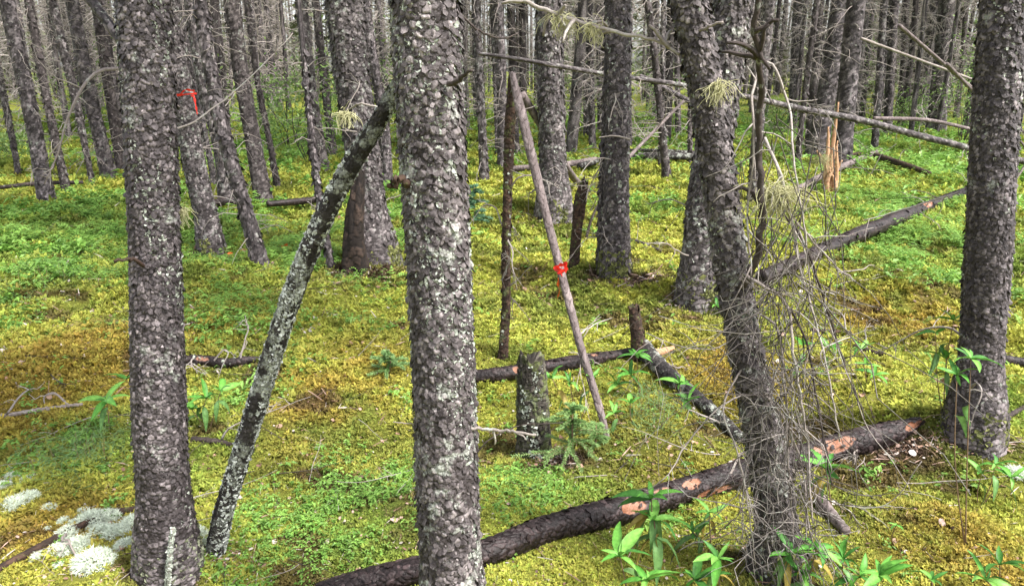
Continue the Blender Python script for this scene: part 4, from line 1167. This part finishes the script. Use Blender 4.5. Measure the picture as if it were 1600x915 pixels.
beard(880, 25, YC + .1, .06, .014, 90, 6, 'lichen shreds hanging on a bare overhead branch, by the broad pale trunk')
beard(930, 42, YC + .08, .05, .012, 60, 7, 'lichen shreds hanging on a bare overhead branch, by the upright trunk')
px_branch(LEAN, [(592, 168), (570, 163), (545, 170)], [LEAN[2][1] - .2, LEAN[2][1] - .2, LEAN[2][1] - .12], .003, .002, M_TWIG, 15)

def ribbon_mesh(paths, w_, mat, seed):
    rng = np.random.default_rng(seed); V = []; F = []; n = 0
    for P in paths:
        P = catmull(np.array(P, float), 18); T = np.gradient(P, axis=0)
        sd = np.cross(T, np.array([0.15, -1, .1])); sd /= np.linalg.norm(sd, axis=1)[:, None] + 1e-9
        tw = np.cumsum(rng.normal(0, .25, 18))
        sd = sd * np.cos(tw)[:, None] + np.array([0, -1, 0]) * np.sin(tw)[:, None] * .6
        ww = w_ * (0.75 + .25 * np.cos(np.arange(18) * 1.3 + seed))[:, None]
        V += [P + sd * ww, P - sd * ww]
        i = np.arange(17); F.append(np.stack([n + i, n + i + 1, n + 18 + i + 1, n + 18 + i], -1)); n += 36
    return mesh_np('ribbon', np.vstack(V), np.vstack(F), mat, None, True)
def loop(c, r, off=0, d=np.array([0, 0, 1.0]), n=12):
    th = np.linspace(0, 2 * np.pi, n); return [c + r * np.array([math.cos(a), math.sin(a), off * math.cos(a)]) for a in th]
t, info, off = R_T
Y = off[1]; c = at(288, 148, Y); r = 37 * .5 / FPX * cdepth(c)
f = at(298, 150, Y - r)
o = obj('red_ribbon', ribbon_mesh([loop(c * 0, r * 1.03, .1), [f - c, f - c + np.array([.03, -.02, .0]), f - c + np.array([.045, -.03, -.07]), f - c + np.array([.05, -.03, -.15])], [f - c + np.array([-.09, -.01, .0]), f - c + np.array([-.02, -.04, .05]), f - c + np.array([.05, -.03, .04])]], .012, M_TAPE, 3), None, c,
    'red ribbon tied around a leaning grey trunk', 'ribbon')
t, info, off = POLE
f_ = (692 - 420) / 574.0; Yp = 1 / ((1 - f_) / bp_[1] + f_ / (bs[1] - .03))
c = at(876, 420, Yp); r = 16 * .5 / FPX * cdepth(c)
s = 1 / FPX * cdepth(c)
P = lambda x, y, dz=-.03: np.array([x * s, dz, -y * s])
obj('red_ribbon', ribbon_mesh([loop(c * 0, r * 1.15, -.3), loop(c * 0 + np.array([0, 0, .012]), r * 1.2, .3), [P(-8, -4), P(0, -9), P(9, -4), P(2, 2)], [P(0, 0), P(4, 10), P(6, 22)], [P(-2, 2), P(0, 12), P(1, 20)]], .014, M_TAPE, 5), None, c, 'red ribbon knotted around the slanting grey pole', 'ribbon')
obj('orange_ribbon', ribbon_mesh([[P(-2, 12), P(-4, 22), P(-2, 32), P(-5, 46)]], .009, M_ORANGE, 6), None, c, 'orange tail of tape hanging below the red ribbon on the pole', 'ribbon')
for k, (px, py) in enumerate([(360, 405), (383, 398), (447, 391)]):
    g = hit(px, py)
    obj('orange_tape_scrap', ribbon_mesh([[(-.04, 0, .03), (0, .02, .05), (.03, -.02, .03), (.05, 0, .015)]], .02, M_ORANGE, 20 + k), None, g, 'orange scrap of flagging tape on the moss by a slender trunk', 'tape', 'orange flagging scraps on the moss')

# ------------------------------------------------------------------ plants
def leaf_mesh(seed, droop, colr):
    """narrow pointed leaf along +x, unit length, folded along its midrib"""
    rng = np.random.default_rng(seed)
    n = 7; x = np.linspace(0, 1, n)
    bend = rng.normal(0, .12)
    wd = rng.uniform(.11, .15) * np.sin(np.pi * np.clip(x, .02, .99) ** 0.8) ** .75 + .006
    z = .10 * np.sin(x * 2.2) - droop * x * x
    mid = np.stack([x, np.zeros(n), z - .012], -1)
    Lf = np.stack([x, wd, z + .03 * wd / .1 - .012 * 0], -1); Rt = np.stack([x, -wd, z + .03 * wd / .1], -1)
    V = np.vstack([mid, Lf, Rt]); i = np.arange(n - 1)
    V[:, 1] += bend * V[:, 0] ** 2; V[:, 2] += np.tile(rng.normal(0, .012, n), 3)
    F = np.vstack([np.stack([i, i + 1, n + i + 1, n + i], -1), np.stack([i + 1, i, 2 * n + i, 2 * n + i + 1], -1)])
    c = np.tile(np.array([*colr, 1.0]), (3 * n, 1)); c[:n, :3] = np.minimum(c[:n, :3] * 1.5, 1)
    return mesh_np('leaf', V, F, M_LEAF, {'col': c})
LEAVES = [leaf_mesh(i, (.05, .25, .45)[i % 3], ((0.075, 0.22, 0.035), (0.11, 0.29, 0.05), (0.05, 0.15, 0.03), (0.14, 0.31, 0.06))[i % 4]) for i in range(12)]
OLDLEAF = [leaf_mesh(50 + i, .9, ((0.10, 0.20, 0.06), (0.26, 0.20, 0.05), (0.09, 0.17, 0.05))[i]) for i in range(3)]

def tea_plant(whorl, basep, leafpx, seed, label, nl=8, extra=(), group=None, old=3, spread=1.0):
    rng = np.random.default_rng(seed)
    g = hit(*basep)
    t = thing('labrador_tea', label, 'plant', g, group)
    tops = [whorl] + list(extra)
    mb = MB()
    for wi, (px, py) in enumerate(tops):
        w0 = at(px, py, g[1] - rng.uniform(0, .05)) - g
        mid = w0 * .5 + rng.normal(0, .012, 3)
        S = catmull(np.array([[0, 0, -.02], mid, w0]), 10)
        mb.tube(S, np.linspace(.0026, .0016, 10), 4)
        s = leafpx * .93 / FPX * cdepth(g)
        tip = w0
        for k in range(nl):
            a = k / nl * 6.283 + rng.normal(0, .25); el = rng.normal(.35, .3)
            o = obj('leaf', LEAVES[int(rng.integers(0, 12))], t)
            o.location = tip; L = s * rng.uniform(.45, 1.15)
            o.rotation_euler = (rng.normal(0, .4), -el, a); o.scale = (L, L, L)
        for k in range(old):
            a = rng.uniform(0, 6.28)
            o = obj('leaf', OLDLEAF[int(rng.integers(0, 3))], t)
            o.location = S[7]; o.rotation_euler = (rng.normal(0, .3), rng.uniform(.1, .7), a); L = s * rng.uniform(.7, 1.1); o.scale = (L, L, L)
    obj('stem', mb.mesh('stem', M_STEM), t)
    return t
TEA = [
 ((968, 868), (985, 960), 62, 'leafy sprig with long narrow green leaves before the dark log', [(1012, 905)], 8, 1),
 ((1018, 778), (1030, 900), 62, 'tall sprig with drooping old leaves crossing the dark log', [(1022, 812)], 6, 6),
 ((1122, 872), (1128, 965), 56, 'pair of leafy shoots in front of the twig-hung trunk, with a yellow leaf', [(1086, 905)], 8, 2),
 ((1108, 800), (1112, 850), 44, 'leafy shoot under the dark log by the crooked trunk', [(1082, 830)], 6, 3),
 ((1236, 866), (1240, 935), 46, 'bushy leafy shoots at the foot of the crooked trunk', [(1275, 856), (1258, 895)], 9, 3),
 ((1292, 732), (1300, 790), 46, 'leafy sprig growing over the raw end of the dark log', [], 10, 5),
 ((1318, 872), (1325, 935), 46, 'leafy sprig beside the rotten limb', [(1345, 900)], 8, 3),
 ((1375, 898), (1380, 960), 58, 'large-leaved sprig before the rusty moss hummock', [], 8, 1),
 ((1456, 905), (1455, 970), 40, 'small leafy sprig on the rusty moss hummock', [], 6, 0),
 ((1562, 880), (1556, 930), 46, 'loose leafy sprig at the far edge of the rusty hummock', [(1540, 905)], 7, 1),
 ((1534, 740), (1530, 790), 34, 'thin leafy sprig in front of the straight trunk', [(1555, 725), (1580, 745)], 5, 1),
 ((1495, 585), (1510, 850), 40, 'sprig with bare wiry stem in front of the straight trunk', [(1517, 560)], 7, 1),
 ((1478, 560), (1476, 655), 30, 'leafy stem close to the straight trunk', [(1490, 500), (1462, 520)], 6, 2),
 ((166, 625), (170, 672), 42, 'single leafy sprig on rusty moss beside the dark scaly trunk', [], 8, 2),
 ((322, 622), (325, 672), 36, 'pale leafy sprig between the dark trunk and the leaning trunk', [(300, 640), (345, 610)], 6, 2),
 ((198, 592), (205, 640), 30, 'small leafy sprig peeping out at the side of the dark trunk', [], 5, 1),
 ((890, 598), (900, 668), 38, 'airy sprig beside the slanting grey pole', [(925, 592), (862, 590)], 6, 1),
 ((995, 555), (1000, 622), 34, 'sprig at the end of the short log', [(985, 585), (965, 600)], 7, 1),
 ((1062, 600), (1065, 650), 36, 'sprig in front of the thin dark fallen stem', [(1075, 625)], 7, 1),
 ((985, 630), (990, 665), 28, 'low sprig between the pole and the thin dark stem', [(960, 645)], 6, 1),
 ((1355, 570), (1358, 605), 28, 'pale sprig on the yellow moss beyond the dark log', [(1345, 545), (1368, 585)], 5, 0),
 ((1255, 540), (1260, 590), 30, 'sprig half hidden behind the drooping twigs', [(1295, 545)], 6, 1),
 ((1195, 690), (1205, 730), 30, 'sprig among the twigs where the log meets the crooked trunk', [], 6, 2),
 ((1140, 470), (1145, 490), 24, 'sprig between the broad trunk and the crooked trunk', [(1120, 478)], 5, 1),
 ((1400, 820), (1405, 850), 20, 'tiny sprig on the olive moss behind the hummock', [], 5, 0),
]
for k, (wh, bs_, lpx, lab, ex, nl, old) in enumerate(TEA): tea_plant(wh, bs_, lpx, 800 + k, lab, nl, ex, None, old)

# young spruces and feathery greens
def seedling(px, py, hpx, seed, label, wid=.45, c0=(.11, .22, .06), c1=(.30, .46, .17), name='spruce_seedling', nb=26, nl=.014):
    rng = np.random.default_rng(seed); g = hit(px, py); h = hpx / FPX * cdepth(g)
    t = thing(name, label, 'seedling', g)
    mb = MB(); V = []; C = []
    mb.tube(np.array([[0, 0, -.02], [rng.normal(0, .01), 0, h * .5], [0, 0, h]]), [.005, .004, .002], 5)
    for k in range(nb):
        f = rng.uniform(.12, 1); a = k * 2.399 + rng.normal(0, .3); L = h * wid * (1.15 - f) * rng.uniform(.6, 1.2) + h * .05
        B = wander((0, 0, h * f), (math.cos(a), math.sin(a), .35), L, 6, rng, .08, .07)
        mb.tube(B, np.linspace(.0022, .001, 7), 4)
        S = catmull(B, 26)
        for q in range(26):
            tt = q / 25; d = S[min(q + 1, 25)] - S[max(q - 1, 0)]; d /= np.linalg.norm(d) + 1e-9
            for r in range(9):
                v = rng.normal(0, 1, 3); v -= d * v.dot(d); v /= np.linalg.norm(v); v[2] *= .7
                u = v * .8 + d * .6; u /= np.linalg.norm(u)
                l = nl * rng.uniform(.7, 1.2); sd = np.cross(u, rng.normal(0, 1, 3)); sd /= np.linalg.norm(sd); sd *= nl * .11
                V += [S[q] - sd, S[q] + sd, S[q] + u * l]
                cc = np.array(c0) * (1 - tt) + np.array(c1) * tt
                C += [(*cc, 1)] * 3
    V = np.array(V); T = np.arange(len(V)).reshape(-1, 3)
    obj('stem', mb.mesh('stem', M_STEM), t)
    obj('needles', mesh_np('needles', V, T, M_NEEDLE, {'col': np.array(C)}, False), t, kind='stuff')
seedling(892, 722, 95, 1, 'young blue-green spruce beside the mossy stump', .8, nb=34, nl=.016)
seedling(930, 700, 45, 2, 'tiny young spruce at the foot of the slanting grey pole', .7, nb=16)
seedling(606, 585, 42, 3, 'small bright seedling with flat sprays on the yellow moss', 1.0, (.14, .27, .08), (.25, .40, .16), nb=20, nl=.018)
seedling(742, 352, 62, 4, 'small bluish spruce at the edge of the thick grey trunk', .5, (.08, .19, .11), (.16, .30, .18), nb=26, nl=.03)
seedling(718, 330, 45, 5, 'little spruce half hidden behind the thick grey trunk', .5, (.08, .19, .10), (.16, .30, .16), nb=20, nl=.03)

def horsetail(px, py, wpx, hpx, seed, label, n=420):
    rng = np.random.default_rng(seed); g = hit(px, py); s = 1 / FPX * cdepth(g); V = []; F = []; C = []
    for k in range(n):
        x = rng.normal(0, wpx * s * .4); y = rng.normal(0, wpx * s * .5)
        z = float(H(g[0] + x, g[1] + y)) - g[2] + rng.uniform(.0, hpx * s)
        d = np.array([rng.normal(0, 1), rng.normal(0, 1), rng.normal(.5, .4)]); d /= np.linalg.norm(d); L = rng.uniform(.03, .08)
        p = np.array([x, y, z]); e = p + d * L; e[2] -= .01
        sd = np.cross(d, (0.3, -1, .2)); sd /= np.linalg.norm(sd); sd *= .0011
        i = len(V); V += [p - sd, p + sd, e]; F.append((i, i + 1, i + 2)); c = rng.uniform(.7, 1.2); C += [(.15 * c, .26 * c, .10 * c, 1)] * 3
    t = thing('horsetail_patch', label, 'horsetail', g)
    obj('fronds', mesh_np('fronds', np.array(V), np.array(F), M_NEEDLE, {'col': np.array(C)}, False), t, kind='stuff')
    mb = MB()
    for k in range(12):
        x, y = rng.normal(0, wpx * s * .3, 2); z = float(H(g[0] + x, g[1] + y)) - g[2]
        mb.tube(np.array([[x, y, z - .01], [x + rng.normal(0, .01), y, z + hpx * s]]), [.0012, .0008], 3)
    obj('stalks', mb.mesh('stalks', M_STEM), t, kind='stuff')
horsetail(1020, 665, 60, 55, 1, 'wispy grey-green horsetail by the thin dark fallen stem')
horsetail(128, 718, 110, 35, 2, 'low feathery patch of horsetail on rusty moss', 700)
horsetail(60, 440, 150, 30, 3, 'feathery green patch among the leafy cover by the dark trunk', 600)

# reindeer lichen cushions
def rein_mesh(seed):
    rng = np.random.default_rng(seed); V = []; F = []
    for k in range(1300):
        d = rng.normal(0, 1, 3); d[2] = abs(d[2]) * .8 + .1; d /= np.linalg.norm(d)
        r = rng.uniform(.45, 1) ** .5
        p = d * r * np.array([1, .8, .75]) * (0.85 + .25 * fbm(d[0] * 2.5 + seed, d[1] * 2.5, seed, 2))
        u = d + rng.normal(0, .7, 3); u /= np.linalg.norm(u); L = rng.uniform(.10, .20)
        sd = np.cross(u, rng.normal(0, 1, 3)); sd /= np.linalg.norm(sd); sd *= .024
        i = len(V)
        e = p + u * L; e2 = e + (u + rng.normal(0, .8, 3)) * L * .6; e3 = e + (u + rng.normal(0, .8, 3)) * L * .6
        V += [p - sd, p + sd, e + sd, e - sd, e2, e3]
        F += [(i, i + 1, i + 2), (i, i + 2, i + 3), (i + 3, i + 2, i + 4), (i + 2, i + 3, i + 5)]
    return mesh_np('lichen_cushion', np.array(V), np.array(F), M_REIN, None, False)
REIN = [rein_mesh(30 + i) for i in range(4)]
rngq = np.random.default_rng(4)
for k, (px, py, wpx) in enumerate([(150, 884, 62), (120, 858, 46), (182, 838, 48), (210, 822, 44), (145, 815, 44), (170, 810, 34), (105, 836, 40), (90, 862, 30), (308, 836, 34), (46, 752, 28), (22, 790, 40), (45, 780, 34), (78, 795, 24), (20, 745, 22),
        (125, 850, 36), (195, 855, 36), (160, 835, 40), (1590, 742, 40), (60, 870, 24), (215, 845, 30), (318, 850, 22), (5, 760, 26), (100, 815, 22)] + [(140 + 62 * math.cos(i * 2.4) * (.5 + .06 * i), 846 + 34 * math.sin(i * 2.4) * (.5 + .06 * i), 11 + 3 * (i % 4)) for i in range(16)]):
    g = hit(px, py); s = wpx * .5 / FPX * cdepth(g)
    o = obj('reindeer_lichen', REIN[k % 4], None, (g[0], g[1], g[2] + s * .02),
        'single pale lichen cushion beyond the straight trunk' if px > 1000 else ('small loose tuft of pale lichen between the bigger cushions by the dark trunk' if wpx < 21 else 'puffy whitish reindeer lichen cushion in the cluster round the foot of the dark trunk' if px > 83 else 'pale reindeer lichen cushion half sunk in rusty moss'),
        'lichen', 'lichen cushions')
    o.scale = (s, s, s * rngq.uniform(.7, 1.05)); o.rotation_euler = (0, 0, rngq.uniform(0, 6.28))

# dead leaves, bark chips, cones and twigs lying about: one by one where they can be told apart
def curl_mesh(seed, colr):
    rng = np.random.default_rng(seed); n = 4
    u, v = np.meshgrid(np.linspace(-1, 1, n), np.linspace(-.7, .7, n))
    z = .35 * u * u + .25 * v * rng.normal(0, 1) + rng.normal(0, .08, u.shape) + .1
    k = 1 - .25 * np.abs(v) - .1 * rng.random(u.shape)
    V = np.stack([u * k, v * (1 - .3 * u * u), z], -1).reshape(-1, 3)
    i = (np.arange(n - 1)[:, None] * n + np.arange(n - 1)[None]).reshape(-1)
    F = np.stack([i, i + 1, i + n + 1, i + n], -1)
    return mesh_np('dead_leaf', V, F, M_DEADLEAF, {'col': np.tile([*colr, 1], (n * n, 1))})
def ground_word(g):
    x, y = np.array([g[0]]), np.array([g[1]])
    v = [float(zval(z, x, y)[0]) for z in (Z_GREEN, Z_RUST, Z_OLIVE)]
    k = int(np.argmax(v))
    return ('the leafy green cover', 'rusty moss', 'olive moss')[k] if v[k] > .4 else 'yellow moss'
DL = [curl_mesh(i, c) for i, c in enumerate([(.48, .34, .30), (.40, .25, .19), (.55, .47, .42), (.24, .14, .10), (.45, .40, .42), (.50, .30, .22)])]
rng = np.random.default_rng(17)
leafpx = [(508, 776), (538, 818), (617, 816), (495, 803), (505, 815), (484, 712), (498, 728), (548, 684), (480, 688), (522, 660), (690, 595), (795, 790), (1448, 775), (1392, 560), (1470, 600), (1475, 618), (1410, 636), (1505, 715), (350, 490), (308, 498), (300, 486), (360, 528), (18, 540), (100, 545), (130, 560), (60, 500), (540, 590), (590, 520),
          (568, 538), (330, 440), (336, 715), (376, 780), (328, 735), (410, 885), (510, 850), (430, 850), (820, 455), (980, 460), (750, 640), (1085, 695), (1010, 610), (1270, 470), (1300, 620), (120, 560), (440, 740), (640, 770), (560, 740), (660, 480), (800, 820), (1460, 880)]
for k in range(40): leafpx.append((rng.uniform(0, 1600), rng.uniform(470, 900)))
for k, (px, py) in enumerate(leafpx):
    g = hit(px, py); s = rng.uniform(.011, .021) * (1 if g[1] < 3.5 else 1.4)
    li = int(rng.integers(0, 6))
    o = obj('dead_leaf', DL[li], None, (g[0], g[1], g[2] + .008), 'curled %s dead leaf lying on %s' % (('pinkish', 'tan-brown', 'pale beige', 'dark brown', 'greyish', 'reddish')[li], ground_word(g)), 'leaf', 'dead leaves on the moss')
    o.scale = (s, s * .8, s); o.rotation_euler = (rng.normal(0, .35), rng.normal(0, .35), rng.uniform(0, 6.28))

GTW = [branch_mesh('fallen_twig', 200 + i, (M_TWIG, M_TWIGDK)[i % 2], 1.0, .010, 2 + i % 4, .0, .4) for i in range(8)]
twpx = [(395, 430, .5), (350, 500, .3), (560, 560, .35), (470, 455, .4), (700, 520, .3), (840, 430, .5), (560, 660, .3), (440, 690, .4), (760, 530, .3), (1390, 520, .3), (1300, 585, .3), (1080, 545, .4), (1350, 720, .5), (1400, 760, .5), (1320, 800, .5),
        (80, 590, .5), (40, 560, .4), (120, 690, .4), (640, 740, .4), (620, 780, .3), (450, 880, .3), (1240, 640, .4), (920, 480, .3), (680, 400, .5), (1000, 360, .6), (1050, 300, .7), (1150, 370, .5), (1430, 640, .4), (1350, 470, .4), (1480, 450, .5), (1560, 700, .5), (1590, 500, .4),
        (960, 745, .4), (1060, 740, .4), (880, 690, .2), (300, 530, .2), (180, 490, .3), (60, 880, .3), (250, 860, .2), (380, 870, .2)]
for k in range(105): twpx.append((rng.uniform(0, 1600), 290 + 600 * rng.random() ** 1.3, rng.uniform(.15, .5)))
for k, (px, py, L) in enumerate(twpx):
    g = hit(px, py)
    ti = int(rng.integers(0, 8))
    o = obj('fallen_twig', GTW[ti], None, (g[0], g[1], g[2] + .018), '%s %s dead twig lying loose on %s' % ('short' if L < .3 else 'long', ('pale', 'dark')[ti % 2], ground_word(g)), 'twig', 'loose twigs on the moss')
    a = rng.uniform(0, 6.28); L = L * rng.uniform(.5, .9) * (1 + .07 * g[1])
    e = H(g[0] + math.cos(a) * L, g[1] + math.sin(a) * L)
    o.rotation_euler = (rng.uniform(-.3, .3), -math.atan2(float(e) - g[2] + .02, L), a); o.scale = (L, L * .6, L * .6)
# white lichened stick standing against the dark trunk
b = hit(262, 925)
A = [at(261, 930, b[1] - .02), at(264, 880, b[1] - .03), at(270, 826, b[1] - .025)]
stem_thing('fallen_stick', 'white lichen-coated stick propped at the foot of the dark trunk', 'stick', A, [.0045, .005, .004], M_TWIG, 490, 12, 80, .01, .002, nlich=700, lsize=.0055, lthr=.30)

# ------------------------------------------------------------------ moss, ground cover and litter (uncountable)
SRC = bpy.data.collections.new('scatter_sources')
def src(coll, name, V, F, mat):
    me = mesh_np(name, V, F, mat, None, False)
    o = bpy.data.objects.new(name, me); coll.objects.link(o)
def moss_src(seed, nf=7):
    rng = np.random.default_rng(seed); V = []; F = []
    for k in range(nf):
        a = k / nf * 6.283 + rng.normal(0, .3); d = np.array([math.cos(a), math.sin(a), 0]); sd = np.array([-d[1], d[0], 0])
        up = rng.uniform(.45, 1.0); out_ = rng.uniform(.35, .75); w0 = rng.uniform(.10, .17)
        p0 = d * .03; p1 = d * out_ * .45 + np.array([0, 0, up * .65]); p2 = d * out_ + np.array([0, 0, up * rng.uniform(.7, 1.05)])
        i = len(V)
        V += [p0 - sd * w0 * .5, p0 + sd * w0 * .5, p1 + sd * w0, p1 - sd * w0, p2 + sd * w0 * .4 + rng.normal(0, .05, 3), p2 - sd * w0 * .5]
        F += [(i, i + 1, i + 2), (i, i + 2, i + 3), (i + 3, i + 2, i + 4), (i + 3, i + 4, i + 5)]
    return np.array(V), np.array(F)
def cover_src(seed, n=7, big=1.0):
    rng = np.random.default_rng(seed); V = []; F = []
    for k in range(n):
        a = rng.uniform(0, 6.283); r = rng.uniform(.05, .6); z = rng.uniform(.35, 1.0)
        c = np.array([math.cos(a) * r, math.sin(a) * r, z]); b = rng.uniform(0, 6.28); tl = rng.normal(0, .35)
        d = np.array([math.cos(b), math.sin(b), tl]); sd = np.array([-math.sin(b), math.cos(b), rng.normal(0, .3)]); L = rng.uniform(.20, .34) * big; w_ = L * .42
        i = len(V)
        V += [c - d * L * .7, c + sd * w_ + (0, 0, .05), c + d * L, c - sd * w_ + (0, 0, .05), c - (0, 0, .03)]
        F += [(i + 4, i, i + 1), (i + 4, i + 1, i + 2), (i + 4, i + 2, i + 3), (i + 4, i + 3, i)]
    return np.array(V), np.array(F)
def fern_src(seed):
    rng = np.random.default_rng(seed); V = []; F = []
    for s_ in range(3):
        a = rng.uniform(0, 6.28); d = np.array([math.cos(a), math.sin(a), 0]); sd = np.array([-d[1], d[0], 0])
        for q in range(6):
            t = q / 5; c = d * (.15 + .75 * t) + np.array([0, 0, .35 + .45 * math.sin(t * 2.4)]); L = .28 * (1.15 - t)
            for sg in (-1, 1):
                e = c + sd * sg * L + d * .1 - np.array([0, 0, .04]); w_ = d * .075
                i = len(V); V += [c - w_ * .6, e, c + w_]; F.append((i, i + 1, i + 2))
    return np.array(V), np.array(F)
def scatter(name, coll, P, rot, scl, idx, colr, label, cat):
    col = np.concatenate([colr, np.ones((len(P), 1))], 1)
    me = mesh_np(name, P, [], None, {'rot': rot, 'scl': scl, 'idx': idx.astype(np.int32), 'mcol': col})
    o = obj(name, me, label=label, cat=cat, kind='stuff')
    ng = bpy.data.node_groups.new(name, 'GeometryNodeTree')
    ng.interface.new_socket('Geometry', in_out='INPUT', socket_type='NodeSocketGeometry')
    ng.interface.new_socket('Geometry', in_out='OUTPUT', socket_type='NodeSocketGeometry')
    gi = ng.nodes.new('NodeGroupInput'); go = ng.nodes.new('NodeGroupOutput')
    ip = ng.nodes.new('GeometryNodeInstanceOnPoints'); ci = ng.nodes.new('GeometryNodeCollectionInfo')
    ci.inputs['Collection'].default_value = coll; ci.inputs['Separate Children'].default_value = True; ci.inputs['Reset Children'].default_value = True
    def na(nm, typ):
        n = ng.nodes.new('GeometryNodeInputNamedAttribute'); n.data_type = typ; n.inputs['Name'].default_value = nm; return n.outputs['Attribute']
    L = ng.links.new
    L(gi.outputs[0], ip.inputs['Points']); L(ci.outputs[0], ip.inputs['Instance']); ip.inputs['Pick Instance'].default_value = True
    L(na('idx', 'INT'), ip.inputs['Instance Index']); L(na('rot', 'FLOAT_VECTOR'), ip.inputs['Rotation']); L(na('scl', 'FLOAT'), ip.inputs['Scale'])
    L(ip.outputs[0], go.inputs[0])
    md = o.modifiers.new('scatter', 'NODES'); md.node_group = ng
    return o
def polar(n, r0, r1, rng, ang=50):
    r = np.exp(rng.uniform(math.log(r0), math.log(r1), n)); a = np.radians(rng.uniform(-ang, ang, n))
    return r * np.sin(a), r * np.cos(a), r
def do_scatter():
    rng = np.random.default_rng(2024)
    c1 = bpy.data.collections.new('moss_sources')
    for i in range(6): src(c1, 'moss_tuft_%d' % i, *moss_src(10 + i), M_MOSS)
    n = 420000
    x, y, r = polar(n, 1.2, 26, rng)
    # thin out where the moss gives way to bare litter
    keep = fbm(x / .35 + 9, y / .35, 53, 3) < .70 + .2 * rng.random(n)
    x, y, r = x[keep], y[keep], r[keep]; n = len(x)
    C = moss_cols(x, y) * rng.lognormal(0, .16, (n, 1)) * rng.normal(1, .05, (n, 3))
    scl = np.clip(.0054 * r, .010, .09) * rng.lognormal(0, .3, n)
    cu = fbm(x / .11, y / .11, 59, 2); scl = scl * (.55 + .95 * cu)
    z = H(x, y) - scl * .18 + .022 * (cu - .4) * np.clip(r / 4, .5, 1.5)
    rot = np.stack([rng.normal(0, .35, n), rng.normal(0, .35, n), rng.uniform(0, 6.28, n)], -1)
    scatter('moss', c1, np.stack([x, y, z], -1), rot, scl, rng.integers(0, 6, n), np.clip(C, 0, 1), 'thick carpet of yellow-green feathery moss over the forest floor', 'moss')
    c2 = bpy.data.collections.new('cover_sources')
    for i in range(4): src(c2, 'cover_%d' % i, *cover_src(40 + i), M_COVER)
    for i in range(3): src(c2, 'cover_fern_%d' % i, *fern_src(60 + i), M_COVER)
    n = 240000
    x, y, r = polar(n, 1.3, 30, rng)
    g = zval(Z_GREEN, x, y)
    nn = fbm(x / .3, y / .3, 71, 3); far = sstep(11, 18, y) * .30
    pr = np.clip(g * (.45 + .5 * sstep(3.2, 4.5, y)) + far, 0, 1) * sstep(.42, .62, nn) + .03 * (nn > .6)
    k = rng.random(n) < pr
    x, y, r = x[k], y[k], r[k]; n = len(x)
    t = rng.random((n, 1)); C = np.array([.13, .27, .045]) * (1 - t) + np.array([.25, .42, .09]) * t
    C = C * rng.lognormal(0, .15, (n, 1))
    scl = np.clip(.0118 * r, .028, .16) * rng.lognormal(0, .25, n)
    idx = rng.integers(0, 4, n); fz = (vn(x / .9, y / .9, 83) > .5) & (y > 3.2); idx = np.where(fz, rng.integers(4, 7, n), idx)
    rot = np.stack([rng.normal(0, .2, n), rng.normal(0, .2, n), rng.uniform(0, 6.28, n)], -1)
    scatter('ground_cover', c2, np.stack([x, y, H(x, y) - scl * .1], -1), rot, scl, idx, np.clip(C, 0, 1), 'patches of small bright green leaves spreading over the moss', 'ground cover')
    c3 = bpy.data.collections.new('litter_sources')
    V, F = FLAKE_V * np.array([1, .7, .5]), FLAKE_T
    src(c3, 'litter_a', V, F, M_LITTER)
    src(c3, 'litter_b', np.array([[-1.6, -.05, 0], [1.6, -.05, .1], [1.6, .05, .1], [-1.6, .05, 0], [0, 0, .25]]), np.array([[0, 1, 4], [1, 2, 4], [2, 3, 4], [3, 0, 4]]), M_LITTER)
    n = 17000
    x, y, r = polar(n, 1.4, 12, rng)
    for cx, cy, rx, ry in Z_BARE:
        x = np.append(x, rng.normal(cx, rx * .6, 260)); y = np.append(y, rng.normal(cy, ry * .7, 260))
    r = np.hypot(x, y); n = len(x)
    pal = np.array([[.40, .27, .22], [.22, .13, .09], [.50, .44, .40], [.12, .08, .06], [.30, .20, .14]])
    C = pal[rng.integers(0, 5, n)]
    scl = np.clip(.0032 * r, .007, .03) * rng.lognormal(0, .45, n)
    rot = np.stack([rng.normal(0, .4, n), rng.normal(0, .4, n), rng.uniform(0, 6.28, n)], -1)
    scatter('forest_litter', c3, np.stack([x, y, H(x, y) + .008 + scl * .1], -1), rot, scl, rng.integers(0, 2, n), C, 'scattered bark chips, needles and leaf bits on the moss', 'litter')
do_scatter()
